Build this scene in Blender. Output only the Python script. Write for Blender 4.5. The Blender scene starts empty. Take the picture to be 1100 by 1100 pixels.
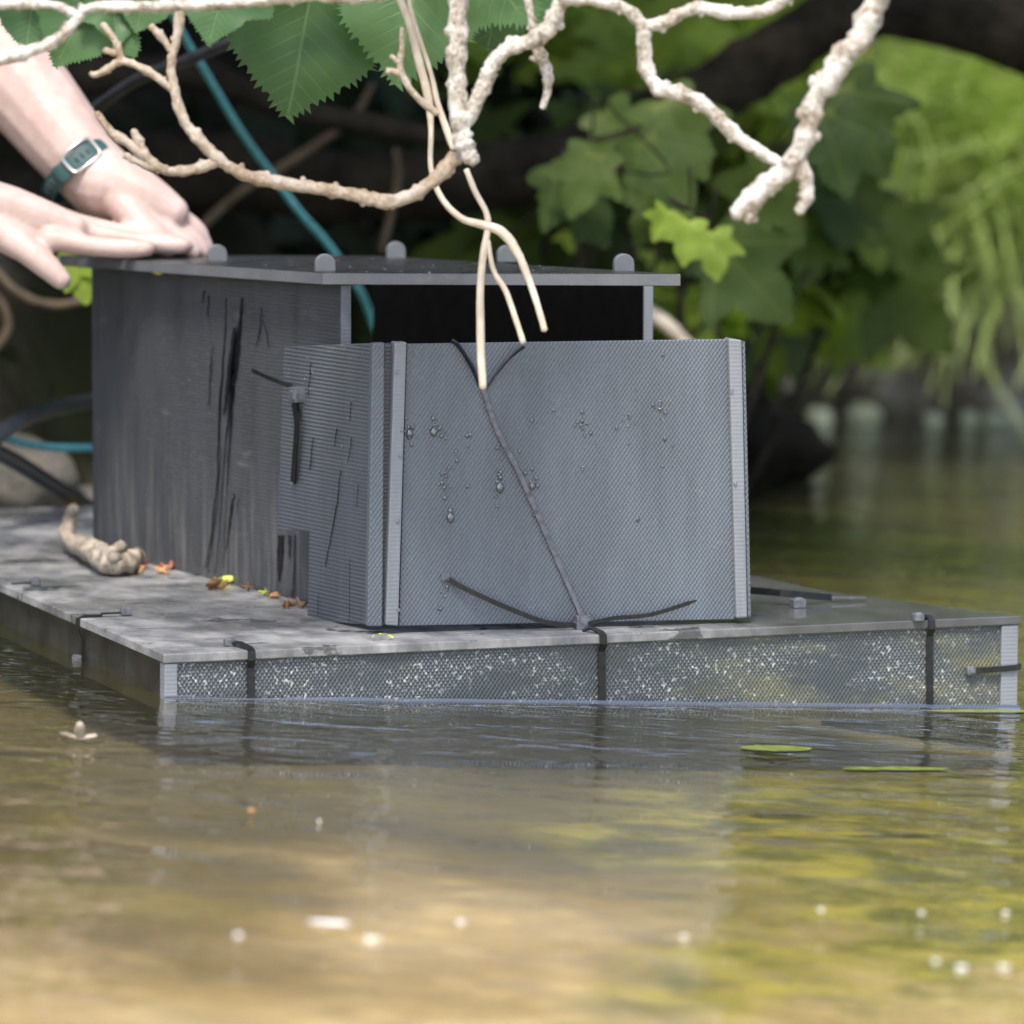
import bpy, bmesh, math, random
import numpy as np
from mathutils import Vector, Matrix, noise
from mathutils.geometry import delaunay_2d_cdt
random.seed(7)
RND = random.Random(11)
scene = bpy.context.scene
COL = scene.collection

# ------------------------------------------------------------------ camera
FPX = 5333.0                      # focal length in photo pixels (photo 1100 px wide)
ROLL = math.radians(3.3)
PITCH = math.atan((550 - 106) / FPX)
Fv = Vector((0, math.cos(PITCH), -math.sin(PITCH)))
R0 = Vector((1, 0, 0)); U0 = R0.cross(Fv)
Rv = R0 * math.cos(ROLL) + U0 * math.sin(ROLL)
Uv = U0 * math.cos(ROLL) - R0 * math.sin(ROLL)

def ray(x, y):
    return Fv + Rv * ((x - 550) / FPX) - Uv * ((y - 550) / FPX)
_d = ray(173, 752)
CAM = Vector((0, 0, -_d.z * 4.0 / _d.y))

def at(x, y, Y):                  # a point of the place at ground distance Y seen at x, y
    d = ray(x, y)
    return CAM + d * (Y / d.y)

def hit(x, y, p, n):
    d = ray(x, y)
    return CAM + d * ((p - CAM).dot(n) / d.dot(n))

def proj(P):
    v = P - CAM; z = v.dot(Fv)
    return 550 + FPX * v.dot(Rv) / z, 550 - FPX * v.dot(Uv) / z

cam_data = bpy.data.cameras.new('camera')
cam = bpy.data.objects.new('camera', cam_data); COL.objects.link(cam)
cam.matrix_world = Matrix((
    (Rv.x, Uv.x, -Fv.x, CAM.x), (Rv.y, Uv.y, -Fv.y, CAM.y), (Rv.z, Uv.z, -Fv.z, CAM.z), (0, 0, 0, 1)))
cam_data.sensor_width = 36; cam_data.lens = FPX / 1100 * 36
cam_data.clip_start = 0.05; cam_data.clip_end = 400
cam_data.dof.use_dof = True
cam_data.dof.focus_distance = 4.12
cam_data.dof.aperture_fstop = 6.0
cam_data.dof.aperture_blades = 0
scene.camera = cam

# ------------------------------------------------------------------ node helpers
class NT:
    def __init__(s, name):
        s.m = bpy.data.materials.new(name); s.m.use_nodes = True
        s.t = s.m.node_tree; s.t.nodes.clear()
        s.out = s.t.nodes.new('ShaderNodeOutputMaterial')
    def n(s, typ, ins=None, **kw):
        nd = s.t.nodes.new('ShaderNode' + typ)
        for k, v in kw.items(): setattr(nd, k, v)
        for k, v in (ins or {}).items():
            if hasattr(v, 'bl_rna') and isinstance(v, bpy.types.NodeSocket): s.t.links.new(v, nd.inputs[k])
            else:
                if isinstance(v, tuple) and len(v) == 3 and nd.inputs[k].type == 'RGBA': v = (*v, 1)
                nd.inputs[k].default_value = v
        return nd
    def math(s, op, a, b=0.0, c=0.0, clamp=False):
        return s.n('Math', {0: a, 1: b, 2: c}, operation=op, use_clamp=clamp).outputs[0]
    def ramp(s, fac, stops, interp='LINEAR'):
        r = s.n('ValToRGB', {0: fac}); cr = r.color_ramp; cr.interpolation = interp
        while len(cr.elements) > 1: cr.elements.remove(cr.elements[0])
        cr.elements[0].position = stops[0][0]; cr.elements[0].color = (*stops[0][1], 1)
        for p, c in stops[1:]:
            e = cr.elements.new(p); e.color = (*c, 1)
        return r.outputs[0]
    def framp(s, fac, a, b, lo=0.0, hi=1.0):
        return s.n('MapRange', {0: fac, 1: a, 2: b, 3: lo, 4: hi}, interpolation_type='SMOOTHSTEP').outputs[0]
    def noise(s, vec, scale, detail=4.0, rough=.55, dist=0.0):
        return s.n('TexNoise', {'Vector': vec, 'Scale': scale, 'Detail': detail, 'Roughness': rough, 'Distortion': dist}).outputs[0]
    def mapping(s, vec, scale=(1, 1, 1), rot=(0, 0, 0), loc=(0, 0, 0)):
        return s.n('Mapping', {0: vec, 1: loc, 2: rot, 3: scale}).outputs[0]
    def mix(s, fac, a, b, mode='MIX'):
        nd = s.n('MixRGB', {0: fac, 1: a, 2: b}, blend_type=mode); return nd.outputs[0]
    def bump(s, h, strength=.5, dist=.001, normal=None):
        ins = {'Height': h, 'Strength': strength, 'Distance': dist}
        if normal: ins['Normal'] = normal
        return s.n('Bump', ins).outputs[0]
    def bsdf(s, **kw):
        names = {'color': 'Base Color', 'rough': 'Roughness', 'normal': 'Normal', 'metal': 'Metallic', 'spec': 'Specular IOR Level',
                 'coat': 'Coat Weight', 'sss': 'Subsurface Weight', 'trans': 'Transmission Weight', 'sheen': 'Sheen Weight', 'coatr': 'Coat Roughness', 'ior': 'IOR'}
        b = s.n('BsdfPrincipled', {names[k]: v for k, v in kw.items()})
        return b
    def surf(s, sock):
        s.t.links.new(sock, s.out.inputs[0]); return s.m

def uvn(t): return t.n('TexCoord').outputs['UV']
def objn(t): return t.n('TexCoord').outputs['Object']

# ------------------------------------------------------------------ materials
def plastic(name, base, texture, strength=.6, dist=.0012, rough=.42, dirt=.5, stain=None):
    t = NT(name); uv = uvn(t)
    sep = t.n('SeparateXYZ', {0: uv}); U, V = sep.outputs[0], sep.outputs[1]
    def sn(e): return t.math('SINE', e)
    if texture == 'weave':
        a = t.math('ADD', t.math('MULTIPLY', U, 2 * math.pi / .0037), t.math('MULTIPLY', V, 2 * math.pi / .0052))
        b = t.math('SUBTRACT', t.math('MULTIPLY', U, 2 * math.pi / .0037), t.math('MULTIPLY', V, 2 * math.pi / .0052))
        h = t.math('MULTIPLY', t.math('ADD', sn(a), sn(b)), .5)
    elif texture == 'rib':
        h = sn(t.math('MULTIPLY', V, 2 * math.pi / .0034))
    elif texture == 'ribv':
        h = sn(t.math('MULTIPLY', U, 2 * math.pi / .0034))
    else:
        h = t.noise(uv, 900, 2)
    n1 = t.noise(t.mapping(uv, (1, .25, 1)), 22, 5, .6)
    n2 = t.noise(uv, 260, 3, .6)
    speck = t.framp(t.noise(uv, 420, 2, .5), .70, .76)
    col = t.mix(t.framp(n1, .35, .7), (*[c * .9 for c in base],), (*[c * 1.1 for c in base],))
    col = t.mix(t.math('MULTIPLY', t.framp(n2, .5, .75), .3 * dirt), col, (.16, .15, .135))
    col = t.mix(t.math('MULTIPLY', speck, .55 * dirt), col, (.34, .33, .30))
    if stain == 'low':            # pale silt washed up the foot of the wall in vertical runs
        g = t.framp(V, .15, .0)
        st = t.framp(t.noise(t.mapping(uv, (90, 7, 1)), 1, 5, .65), .42, .72)
        col = t.mix(t.math('MULTIPLY', t.math('MULTIPLY', g, st), .42), col, (.26, .25, .23))
        st2 = t.framp(t.noise(t.mapping(uv, (160, 5, 1)), 1, 4, .6), .5, .8)
        col = t.mix(t.math('MULTIPLY', st2, .04), col, (.2, .2, .19))
    smear = t.framp(t.noise(t.mapping(uv, (38, 5, 1), loc=(1, 2, 0)), 1, 4, .6), .50, .72)
    col = t.mix(t.math('MULTIPLY', smear, .12), col, tuple(c * .45 for c in base))
    scuff = t.framp(t.noise(t.mapping(uv, (14, 30, 1), loc=(7, 3, 0)), 1, 7, .75), .60, .72)
    col = t.mix(t.math('MULTIPLY', scuff, .30), col, (.24, .235, .225))
    rr = t.math('SUBTRACT', t.framp(n2, .2, .8, rough - .08, rough + .12), t.math('MULTIPLY', smear, .14))
    nrm = t.bump(h, strength, dist)
    b = t.bsdf(color=col, rough=rr, normal=nrm)
    return t.surf(b.outputs[0])

M = {}
GREY = (.085, .094, .108)
M['weave'] = plastic('woven_plastic', (.106, .124, .146), 'weave', .42, .0008, .42, .3)
M['rib'] = plastic('ribbed_plastic', (.082, .090, .102), 'rib', .4, .0008, .45, .5)
M['wall'] = plastic('weathered_plastic', (.046, .050, .056), 'rib', .14, .0006, .45, 1.0, 'low')
M['edge'] = plastic('cut_edge_plastic', (.19, .205, .225), 'rib', .15, .0004, .4, .5)
M['edgeh'] = plastic('cut_edge_plastic_fine', (.11, .12, .132), 'smooth', .4, .0010, .4, 1.3)
M['roofm'] = plastic('dim_roof_plastic', (.020, .022, .025), 'smooth', .15, .0005, .3, 1.0)  # roof top darkened: its dim grazing look is put into the colour

def mk_raft_top():
    t = NT('raft_top_plastic'); uv = uvn(t)
    big = t.noise(t.mapping(uv, (5, 9, 1)), 1, 5, .6)
    silt = t.noise(t.mapping(uv, (30, 16, 1)), 1, 6, .65)
    col = t.mix(t.framp(silt, .3, .72), (.115, .120, .126), (.35, .345, .335))
    sep = t.n('SeparateXYZ', {0: uv})
    edge = t.math('ADD', sep.outputs[0], t.math('MULTIPLY', big, .25))
    dryfac = t.framp(edge, .56, .70, 1.0, 0.0)                      # right end of the raft lies wet
    pud = t.math('MAXIMUM', t.framp(t.noise(t.mapping(uv, (12, 17, 1)), 1, 5, .65, .4), .57, .62), t.math('MULTIPLY', t.framp(t.noise(t.mapping(uv, (5, 8, 1), loc=(3, 2, 0)), 1, 4, .6), .46, .62), .55))
    wet = t.math('MAXIMUM', pud, t.math('SUBTRACT', 1.0, dryfac))
    col = t.mix(t.math('MULTIPLY', wet, .85), col, (.055, .058, .06))
    sp = t.framp(t.noise(uv, 260, 2), .68, .74)
    col = t.mix(t.math('MULTIPLY', sp, .5), col, (.42, .39, .30))
    rough = t.n('MapRange', {0: wet, 1: 0., 2: 1., 3: .5, 4: .07}).outputs[0]
    nrm = t.bump(t.noise(uv, 500, 3), t.math('MULTIPLY', t.math('SUBTRACT', 1.0, wet), .4), .0008)
    return t.surf(t.bsdf(color=col, rough=rough, normal=nrm).outputs[0])
M['raft_top'] = mk_raft_top()

def mk_skirt():
    t = NT('wet_mesh_skirt'); uv = uvn(t)
    sep = t.n('SeparateXYZ', {0: uv}); U, V = sep.outputs[0], sep.outputs[1]
    k = 2 * math.pi / .0038; k2 = 2 * math.pi / .0054
    a = t.math('ADD', t.math('MULTIPLY', U, k), t.math('MULTIPLY', V, k2)); b = t.math('SUBTRACT', t.math('MULTIPLY', U, k), t.math('MULTIPLY', V, k2))
    h = t.math('MULTIPLY', t.math('ADD', t.math('SINE', a), t.math('SINE', b)), .5)
    patch = t.framp(t.noise(t.mapping(uv, (13, 30, 1)), 1, 5, .6), .38, .62)
    silt = t.math('MULTIPLY', t.framp(h, .1, .8), patch)
    col = t.mix(t.math('MULTIPLY', silt, .5), (.060, .070, .077), (.32, .35, .36))  # silt on the crests, lightened further as sparkle on the wet mesh
    alg = t.math('MULTIPLY', t.framp(t.noise(t.mapping(uv, (9, 26, 1), loc=(4, 0, 0)), 1, 5, .65), .45, .7), t.framp(U, .25, .6))
    col = t.mix(t.math('MULTIPLY', alg, .6), col, (.20, .19, .09))
    glint = t.math('MULTIPLY', t.framp(t.noise(uv, 230, 3), .57, .66), patch)
    col = t.mix(t.math('MULTIPLY', glint, .7), col, (.58, .58, .54))  # white glints of the wet mesh put into the colour
    nrm = t.bump(h, .5, .0009)
    return t.surf(t.bsdf(color=col, rough=.25, normal=nrm).outputs[0])
M['skirt'] = mk_skirt()

def simple(name, c1, c2, scale=30, rough=.6, bump=.4, bd=.001, bscale=None, spec=.5, sss=0., **k):
    t = NT(name); o = objn(t)
    nz = t.noise(o, scale, 5, .6)
    col = t.mix(t.framp(nz, .3, .7), c1, c2)
    nrm = t.bump(t.noise(o, bscale or scale * 3, 4), bump, bd)
    b = t.bsdf(color=col, rough=rough, normal=nrm, spec=spec, **k)
    if sss: b.inputs['Subsurface Weight'].default_value = sss; b.inputs['Subsurface Radius'].default_value = (.012, .005, .003); b.inputs['Subsurface Scale'].default_value = 1
    return t.surf(b.outputs[0])
M['shadeside'] = simple('wet_shaded_plastic', (.012, .013, .014), (.035, .036, .036), 30, .3, .4, .001)  # wet side skirt; the shadow it lies in is put into the colour
M['inner'] = simple('shaded_inner_plastic', (.002, .0021, .0023), (.0035, .0036, .004), 60, .9, .2, .0005, spec=.05)  # shade inside the tunnel put into the colour of wall and floor
M['tie'] = simple('black_nylon', (.006, .0065, .0075), (.016, .017, .019), 200, .32, .2, .0003)
M['hose'] = simple('black_hose', (.010, .011, .013), (.022, .024, .028), 60, .35, .2, .0005)
M['rope'] = simple('teal_rope', (.05, .24, .26), (.10, .36, .38), 120, .7, .8, .001, 700)
M['skin'] = simple('skin', (.38, .27, .235), (.47, .36, .325), 32, .5, .5, .0010, 240, .4, .12)
M['strap'] = simple('watch_strap', (.012, .048, .046), (.02, .07, .066), 90, .5, .3, .0004)
M['buckle'] = simple('buckle_metal', (.42, .41, .38), (.5, .49, .46), 90, .35, .1, .0002, metal=.9)
M['cloth'] = simple('grey_cotton', (.20, .22, .24), (.26, .28, .30), 60, .85, .5, .001, 900)
M['trouser'] = simple('olive_cloth', (.07, .08, .05), (.10, .11, .07), 60, .85, .5, .001, 900)
M['hair'] = simple('brown_hair', (.05, .03, .02), (.09, .055, .035), 150, .5, .8, .003, 300)
M['bark_dark'] = simple('dark_bark', (.008, .007, .005), (.026, .022, .015), 18, .9, 1., .01, 60, .12)
M['stickm'] = simple('lichen_stick', (.13, .105, .075), (.44, .38, .30), 70, .8, .8, .002, 240)
M['stickend'] = simple('cut_wood', (.62, .36, .18), (.7, .45, .25), 200, .7, .3, .001)
M['twig'] = simple('brown_twig', (.05, .036, .02), (.11, .08, .045), 40, .8, .6, .002, 200)
M['red'] = simple('red_scrap', (.22, .05, .05), (.35, .12, .09), 200, .7, .5, .001)
M['orange'] = simple('orange_scrap', (.40, .18, .06), (.55, .30, .12), 200, .7, .5, .001)
M['brownleaf'] = simple('brown_scrap', (.12, .06, .025), (.25, .13, .05), 200, .7, .5, .001)
M['yellowbud'] = simple('yellow_green_bud', (.45, .50, .06), (.55, .6, .12), 200, .5, .3, .001)
M['foam'] = simple('white_foam', (.55, .55, .53), (.75, .75, .73), 200, .6, .5, .001)
M['pebble'] = simple('pale_pebble', (.42, .48, .28), (.62, .66, .5), 40, .75, .4, .003)
M['stone'] = simple('grey_stone', (.03, .027, .022), (.10, .09, .072), 14, .8, .8, .01, 60)
M['blade'] = simple('grass_blade', (.26, .38, .07), (.56, .66, .22), 6, .45, .2, .001)
M['bladewet'] = simple('floating_blade', (.12, .15, .03), (.20, .235, .06), 60, .3, .2, .001)

def mk_branch(name='pale_bark', tan=0.):
    t = NT(name); o = objn(t)
    nz = t.math('ADD', t.math('MULTIPLY', t.noise(o, 45, 5, .65), .55), t.math('MULTIPLY', t.noise(o, 260, 4, .7), .45))
    col = t.ramp(t.framp(nz, .34, .64), [(0, (.20, .15, .105)), (.3, (.44, .39, .32)), (.65, (.66, .63, .57)), (1, (.82, .81, .78))])
    warm = t.framp(t.noise(o, 18, 4, .6), .5, .68)
    col = t.mix(t.math('MULTIPLY', warm, .28), col, (.40, .28, .17))
    if tan: col = t.mix(tan, col, (.40, .27, .16), 'MIX')
    nrm = t.bump(t.noise(o, 320, 5, .7), 1., .004)
    return t.surf(t.bsdf(color=col, rough=.75, normal=nrm).outputs[0])
M['branch'] = mk_branch(); M['branch_tan'] = mk_branch('tan_bark', .5)
M['root'] = simple('pale_root', (.50, .42, .32), (.68, .61, .50), 50, .6, .4, .001, 200)

def mk_leaf(name, c1, c2, vein, trans=.35, rough=.6, spec=.25):
    t = NT(name)
    a = t.n('Attribute', attribute_name='leaf')
    sep = t.n('SeparateColor', {0: a.outputs['Color']})
    tint = sep.outputs[1]
    o = objn(t)
    v1 = t.framp(sep.outputs[0], .012, .003)
    fr_ = t.math('FRACT', t.math('MULTIPLY', sep.outputs[2], 12.))
    v2 = t.math('MULTIPLY', t.framp(t.math('ABSOLUTE', t.math('SUBTRACT', fr_, .5)), .07, .015), t.framp(sep.outputs[0], .26, .05, .15, .75))
    v = t.math('MAXIMUM', v1, v2)
    col = t.mix(tint, c1, c2)
    col = t.mix(t.math('MULTIPLY', t.framp(t.noise(o, 45, 4), .4, .75), .35), col, tuple(x * .65 for x in c1))
    col = t.mix(t.math('MULTIPLY', v, .4), col, vein)
    nrm = t.bump(t.math('ADD', t.math('MULTIPLY', v, -1.), t.math('MULTIPLY', t.noise(o, 260, 3), .2)), .3, .0008)
    p = t.bsdf(color=col, rough=rough, normal=nrm, spec=spec)
    tr = t.n('BsdfTranslucent', {0: t.mix(.5, col, t.mix(1., col, (1.6, 2.0, .6), 'MULTIPLY'))})
    mx = t.n('MixShader', {0: trans, 1: p.outputs[0], 2: tr.outputs[0]})
    return t.surf(mx.outputs[0])
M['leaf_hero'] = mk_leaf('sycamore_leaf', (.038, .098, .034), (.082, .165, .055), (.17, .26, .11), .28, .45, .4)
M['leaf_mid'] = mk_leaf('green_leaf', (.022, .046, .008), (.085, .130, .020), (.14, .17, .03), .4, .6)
M['leaf_dark'] = mk_leaf('dark_leaf', (.006, .011, .003), (.020, .032, .008), (.03, .045, .012), .2, .6)  # dark copy of the leaf, shade under the trees put into the colour
M['leaf_bright'] = mk_leaf('yellow_green_leaf', (.10, .165, .018), (.28, .37, .045), (.3, .38, .08), .45, .6)  # yellow-green leaves, sunlight on them put into the brighter colour

def mk_water():
    t = NT('stream_water'); o = t.n('NewGeometry').outputs['Position']
    w1 = t.noise(t.mapping(o, (1, 1.5, 1)), 7, 2, .5, .6)
    w2 = t.noise(t.mapping(o, (1, 1.3, 1), loc=(3, 1, 0)), 26, 2, .5, .4)
    w3 = t.noise(o, 2.2, 2, .5)
    h = t.math('ADD', t.math('ADD', t.math('MULTIPLY', w1, .0062), t.math('MULTIPLY', w2, .0021)), t.math('MULTIPLY', w3, .008))
    nrm = t.bump(h, 1.0, 1.0)
    fr = t.n('Fresnel', {'IOR': 1.33, 'Normal': nrm}).outputs[0]
    tr = t.n('BsdfTransparent', {0: (.97, .94, .84)})
    gl = t.n('BsdfGlossy', {'Color': (1, 1, 1), 'Roughness': .015, 'Normal': nrm})
    # silt in the stream, plus the far bank's green reflection put into its colour
    oy = t.n('SeparateXYZ', {0: o}).outputs[1]
    murk = t.n('BsdfDiffuse', {0: t.mix(t.framp(oy, 3.4, 4.8), (.24, .205, .11), (.06, .095, .018))})
    body = t.n('MixShader', {0: .12, 1: tr.outputs[0], 2: murk.outputs[0]})
    return t.surf(t.n('MixShader', {0: fr, 1: body.outputs[0], 2: gl.outputs[0]}).outputs[0])
M['water'] = mk_water()
def mk_edgewater():
    t = NT('clear_water_edge')
    fr = t.n('Fresnel', {'IOR': 1.33}).outputs[0]
    tr = t.n('BsdfTransparent', {0: (.55, .57, .58)}); gl = t.n('BsdfGlossy', {'Roughness': .03})
    return t.surf(t.n('MixShader', {0: t.math('ADD', t.math('MULTIPLY', fr, 1.2), .22), 1: tr.outputs[0], 2: gl.outputs[0]}).outputs[0])
M['edgewater'] = mk_edgewater()

def mk_bed():
    t = NT('stream_bed_gravel'); o = t.n('NewGeometry').outputs['Position']
    a = t.noise(o, 3.2, 6, .6, .3)
    st = t.n('TexVoronoi', {'Vector': o, 'Scale': 22.}); 
    col = t.ramp(t.framp(a, .3, .7), [(0, (.20, .155, .08)), (.4, (.46, .36, .20)), (.75, (.60, .49, .30)), (1, (.70, .60, .42))])
    col = t.mix(t.framp(st.outputs['Distance'], .15, .6, 0., .35), col, (.16, .125, .07))
    sep = t.n('SeparateXYZ', {0: o})
    X, Y = sep.outputs[0], sep.outputs[1]
    wob = t.math('MULTIPLY', t.math('SUBTRACT', t.noise(o, 2.5, 4), .5), 1.0)
    Yw = t.math('ADD', Y, wob); Xw = t.math('ADD', X, t.math('MULTIPLY', wob, .6))
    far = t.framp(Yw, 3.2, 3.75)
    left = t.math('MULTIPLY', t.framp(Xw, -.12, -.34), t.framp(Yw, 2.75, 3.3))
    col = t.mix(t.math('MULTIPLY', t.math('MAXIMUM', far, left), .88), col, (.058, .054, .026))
    patch = t.framp(t.noise(o, 6.5, 5, .65, .5), .36, .58)
    alg = t.math('MULTIPLY', patch, t.math('MULTIPLY', t.framp(Xw, .06, .22), t.framp(Yw, 2.95, 3.3)))
    gcol = t.mix(t.framp(t.noise(o, 15, 4, .6), .35, .65), (.075, .095, .012), (.36, .34, .06))
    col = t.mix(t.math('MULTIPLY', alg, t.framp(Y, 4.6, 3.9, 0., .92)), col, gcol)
    few = t.math('MULTIPLY', t.framp(t.noise(o, 4., 5, .6), .52, .66), .45)
    col = t.mix(few, col, (.17, .155, .035))
    return t.surf(t.bsdf(color=col, rough=.9, normal=t.bump(a, .6, .03)).outputs[0])
M['bed'] = mk_bed()

def mk_bank():
    t = NT('bank_soil'); o = t.n('NewGeometry').outputs['Position']
    a = t.noise(o, 5, 8, .65, .4); b = t.noise(o, 1.6, 5, .6)
    col = t.ramp(t.framp(a, .28, .72), [(0, (.006, .005, .0035)), (.5, (.018, .014, .010)), (.8, (.045, .036, .027)), (1, (.13, .115, .10))])  # left bank: shade under the trees put into the soil colour
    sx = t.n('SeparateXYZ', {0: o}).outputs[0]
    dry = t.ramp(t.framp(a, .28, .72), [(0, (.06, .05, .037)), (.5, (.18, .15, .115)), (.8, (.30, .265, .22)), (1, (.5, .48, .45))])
    col = t.mix(t.framp(sx, .42, .62), col, dry)  # painted change from shaded left soil to pale right soil
    moss = t.framp(b, .46, .62)
    col = t.mix(t.math('MULTIPLY', moss, .7), col, (.010, .015, .004))
    return t.surf(t.bsdf(color=col, rough=.95, spec=.1, normal=t.bump(a, 1., .05)).outputs[0])
M['bank'] = mk_bank()

def mk_drop():
    t = NT('clear_water_drop')
    fr = t.n('Fresnel', {'IOR': 1.5}).outputs[0]
    tr = t.n('BsdfTransparent', {0: (.93, .94, .95)}); gl = t.n('BsdfGlossy', {'Roughness': .05})
    return t.surf(t.n('MixShader', {0: t.math('ADD', t.math('MULTIPLY', fr, 1.6), .12), 1: tr.outputs[0], 2: gl.outputs[0]}).outputs[0])
M['drop'] = mk_drop()
def mk_wet():
    t = NT('wet_streak_film')
    tr = t.n('BsdfTransparent', {0: (.42, .42, .44)}); gl = t.n('BsdfGlossy', {'Roughness': .12})
    return t.surf(t.n('MixShader', {0: .03, 1: tr.outputs[0], 2: gl.outputs[0]}).outputs[0])
M['wet'] = mk_wet()

# ------------------------------------------------------------------ object helpers
FRAME = {}
def setp(o, label=None, cat=None, group=None, kind=None):
    if label: o['label'] = label
    if cat: o['category'] = cat
    if group: o['group'] = group
    if kind: o['kind'] = kind
    return o
def thing(name, frame, label, cat, group=None):
    o = bpy.data.objects.new(name, None); COL.objects.link(o); o.empty_display_size = .05
    if isinstance(frame, Vector): frame = Matrix.Translation(frame)
    o.matrix_world = frame; FRAME[o] = frame.copy()
    return setp(o, label, cat, group)

class MB:                          # collects world-space geometry of ONE mesh object
    def __init__(s): s.v = []; s.f = []; s.uv = {}; s.col = []; s.mi = []
    def add(s, vs, fs, uvs=None, mi=0):
        b = len(s.v); s.v += [Vector(p) for p in vs]
        for i, f in enumerate(fs):
            if uvs: s.uv[len(s.f)] = uvs[i]
            s.f.append([b + j for j in f]); s.mi.append(mi)
    def slab(s, poly, thick, nrm, uaxis=None):
        """polygon (world points) extruded by thick along -nrm; UVs in metres"""
        n = nrm.normalized(); u = (uaxis or (poly[1] - poly[0])).normalized(); u = (u - n * u.dot(n)).normalized(); w = n.cross(u)
        o = poly[0]; k = len(poly)
        # orientation so that front faces nrm
        area = Vector((0, 0, 0))
        for i in range(k): area += (poly[i] - o).cross(poly[(i + 1) % k] - o)
        if area.dot(n) < 0: poly = list(reversed(poly))
        back = [p - n * thick for p in poly]
        uvf = [((p - o).dot(u), (p - o).dot(w)) for p in poly]
        fs = [list(range(k)), list(range(2 * k - 1, k - 1, -1))]; us = [uvf, [uvf[i - k] for i in fs[1]]]
        for i in range(k):
            j = (i + 1) % k; fs.append([i, k + i, k + j, j])
            L = (poly[j] - poly[i]).length
            e = (poly[j] - poly[i]).normalized()
            if abs(e.dot(w)) > abs(e.dot(u)):
                a, b = uvf[i][1], uvf[j][1]; us.append([(0, a), (thick, a), (thick, b), (0, b)])
            else:
                a, b = uvf[i][0], uvf[j][0]; us.append([(a, 0), (a, thick), (b, thick), (b, 0)])
        s.add(poly + back, fs, us)
        return s
    def box(s, c, ax, ay, az, hx, hy, hz):
        P = lambda i, j, k: c + ax * (i * hx) + ay * (j * hy) + az * (k * hz)
        front = [P(-1, -1, 1), P(1, -1, 1), P(1, 1, 1), P(-1, 1, 1)]
        return s.slab(front, 2 * hz, az, ax)
    def tube(s, pts, rad, sides=10, cap=True, wob=0., seed=0, flat=None):
        n = len(pts); T = []
        for i in range(n):
            a = pts[max(i - 1, 0)]; b = pts[min(i + 1, n - 1)]; T.append((b - a).normalized())
        up = Vector((0, 0, 1)) if abs(T[0].z) < .9 else Vector((1, 0, 0))
        X = T[0].cross(up).normalized(); vs = []
        for i in range(n):
            X = (X - T[i] * X.dot(T[i])).normalized(); Y = T[i].cross(X)
            r = rad[i] if hasattr(rad, '__len__') else rad
            for k in range(sides):
                a = 2 * math.pi * k / sides
                d = X * math.cos(a) + Y * math.sin(a)
                q = 1.
                if wob: q = 1 + wob * noise.noise(pts[i] * (0.5 / max(r, 1e-4)) + d * 1.3 + Vector((seed, 0, 0)))
                vs.append(pts[i] + d * r * q)
        fs = []
        for i in range(n - 1):
            for k in range(sides):
                k2 = (k + 1) % sides; fs.append([i * sides + k, i * sides + k2, (i + 1) * sides + k2, (i + 1) * sides + k])
        if cap:
            b = len(vs)
            vs.append(pts[0] - T[0] * (rad[0] if hasattr(rad, '__len__') else rad) * .4); vs.append(pts[-1] + T[-1] * (rad[-1] if hasattr(rad, '__len__') else rad) * .6)
            for k in range(sides):
                k2 = (k + 1) % sides; fs.append([b, k2, k]); fs.append([b + 1, (n - 1) * sides + k, (n - 1) * sides + k2])
        s.add(vs, fs); return s
    def strap(s, pts, wdir, width, thick):
        n = len(pts); vs = []
        for i in range(n):
            a = pts[max(i - 1, 0)]; b = pts[min(i + 1, n - 1)]; T = (b - a).normalized()
            w = wdir[i] if isinstance(wdir, list) else wdir
            w = (w - T * w.dot(T)).normalized(); h = T.cross(w)
            ww = width[i] if isinstance(width, list) else width
            for (p, q) in ((-1, -1), (1, -1), (1, 1), (-1, 1)): vs.append(pts[i] + w * (p * ww / 2) + h * (q * thick / 2))
        fs = []
        for i in range(n - 1):
            for k in range(4):
                k2 = (k + 1) % 4; fs.append([i * 4 + k, i * 4 + k2, i * 4 + 4 + k2, i * 4 + 4 + k])
        fs += [[3, 2, 1, 0], [4 * n - 4, 4 * n - 3, 4 * n - 2, 4 * n - 1]]
        s.add(vs, fs); return s
    def blob(s, c, rx, ry, rz, ax=None, seg=10, rings=6, jit=0., seed=0):
        ax = ax or (Vector((1, 0, 0)), Vector((0, 1, 0)), Vector((0, 0, 1)))
        vs = [c - ax[2] * rz]; fs = []
        for i in range(1, rings):
            ph = math.pi * i / rings - math.pi / 2
            for k in range(seg):
                a = 2 * math.pi * k / seg
                d = Vector((math.cos(ph) * math.cos(a), math.cos(ph) * math.sin(a), math.sin(ph)))
                q = 1 + jit * noise.noise(d * 1.5 + Vector((seed * 3.1, 0, 0)))
                vs.append(c + (ax[0] * d.x * rx + ax[1] * d.y * ry + ax[2] * d.z * rz) * q)
        vs.append(c + ax[2] * rz); L = len(vs) - 1
        for k in range(seg):
            k2 = (k + 1) % seg
            fs.append([0, 1 + k2, 1 + k]); fs.append([L, 1 + (rings - 2) * seg + k, 1 + (rings - 2) * seg + k2])
            for i in range(rings - 2): fs.append([1 + i * seg + k, 1 + i * seg + k2, 1 + (i + 1) * seg + k2, 1 + (i + 1) * seg + k])
        s.add(vs, fs); return s
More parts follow.
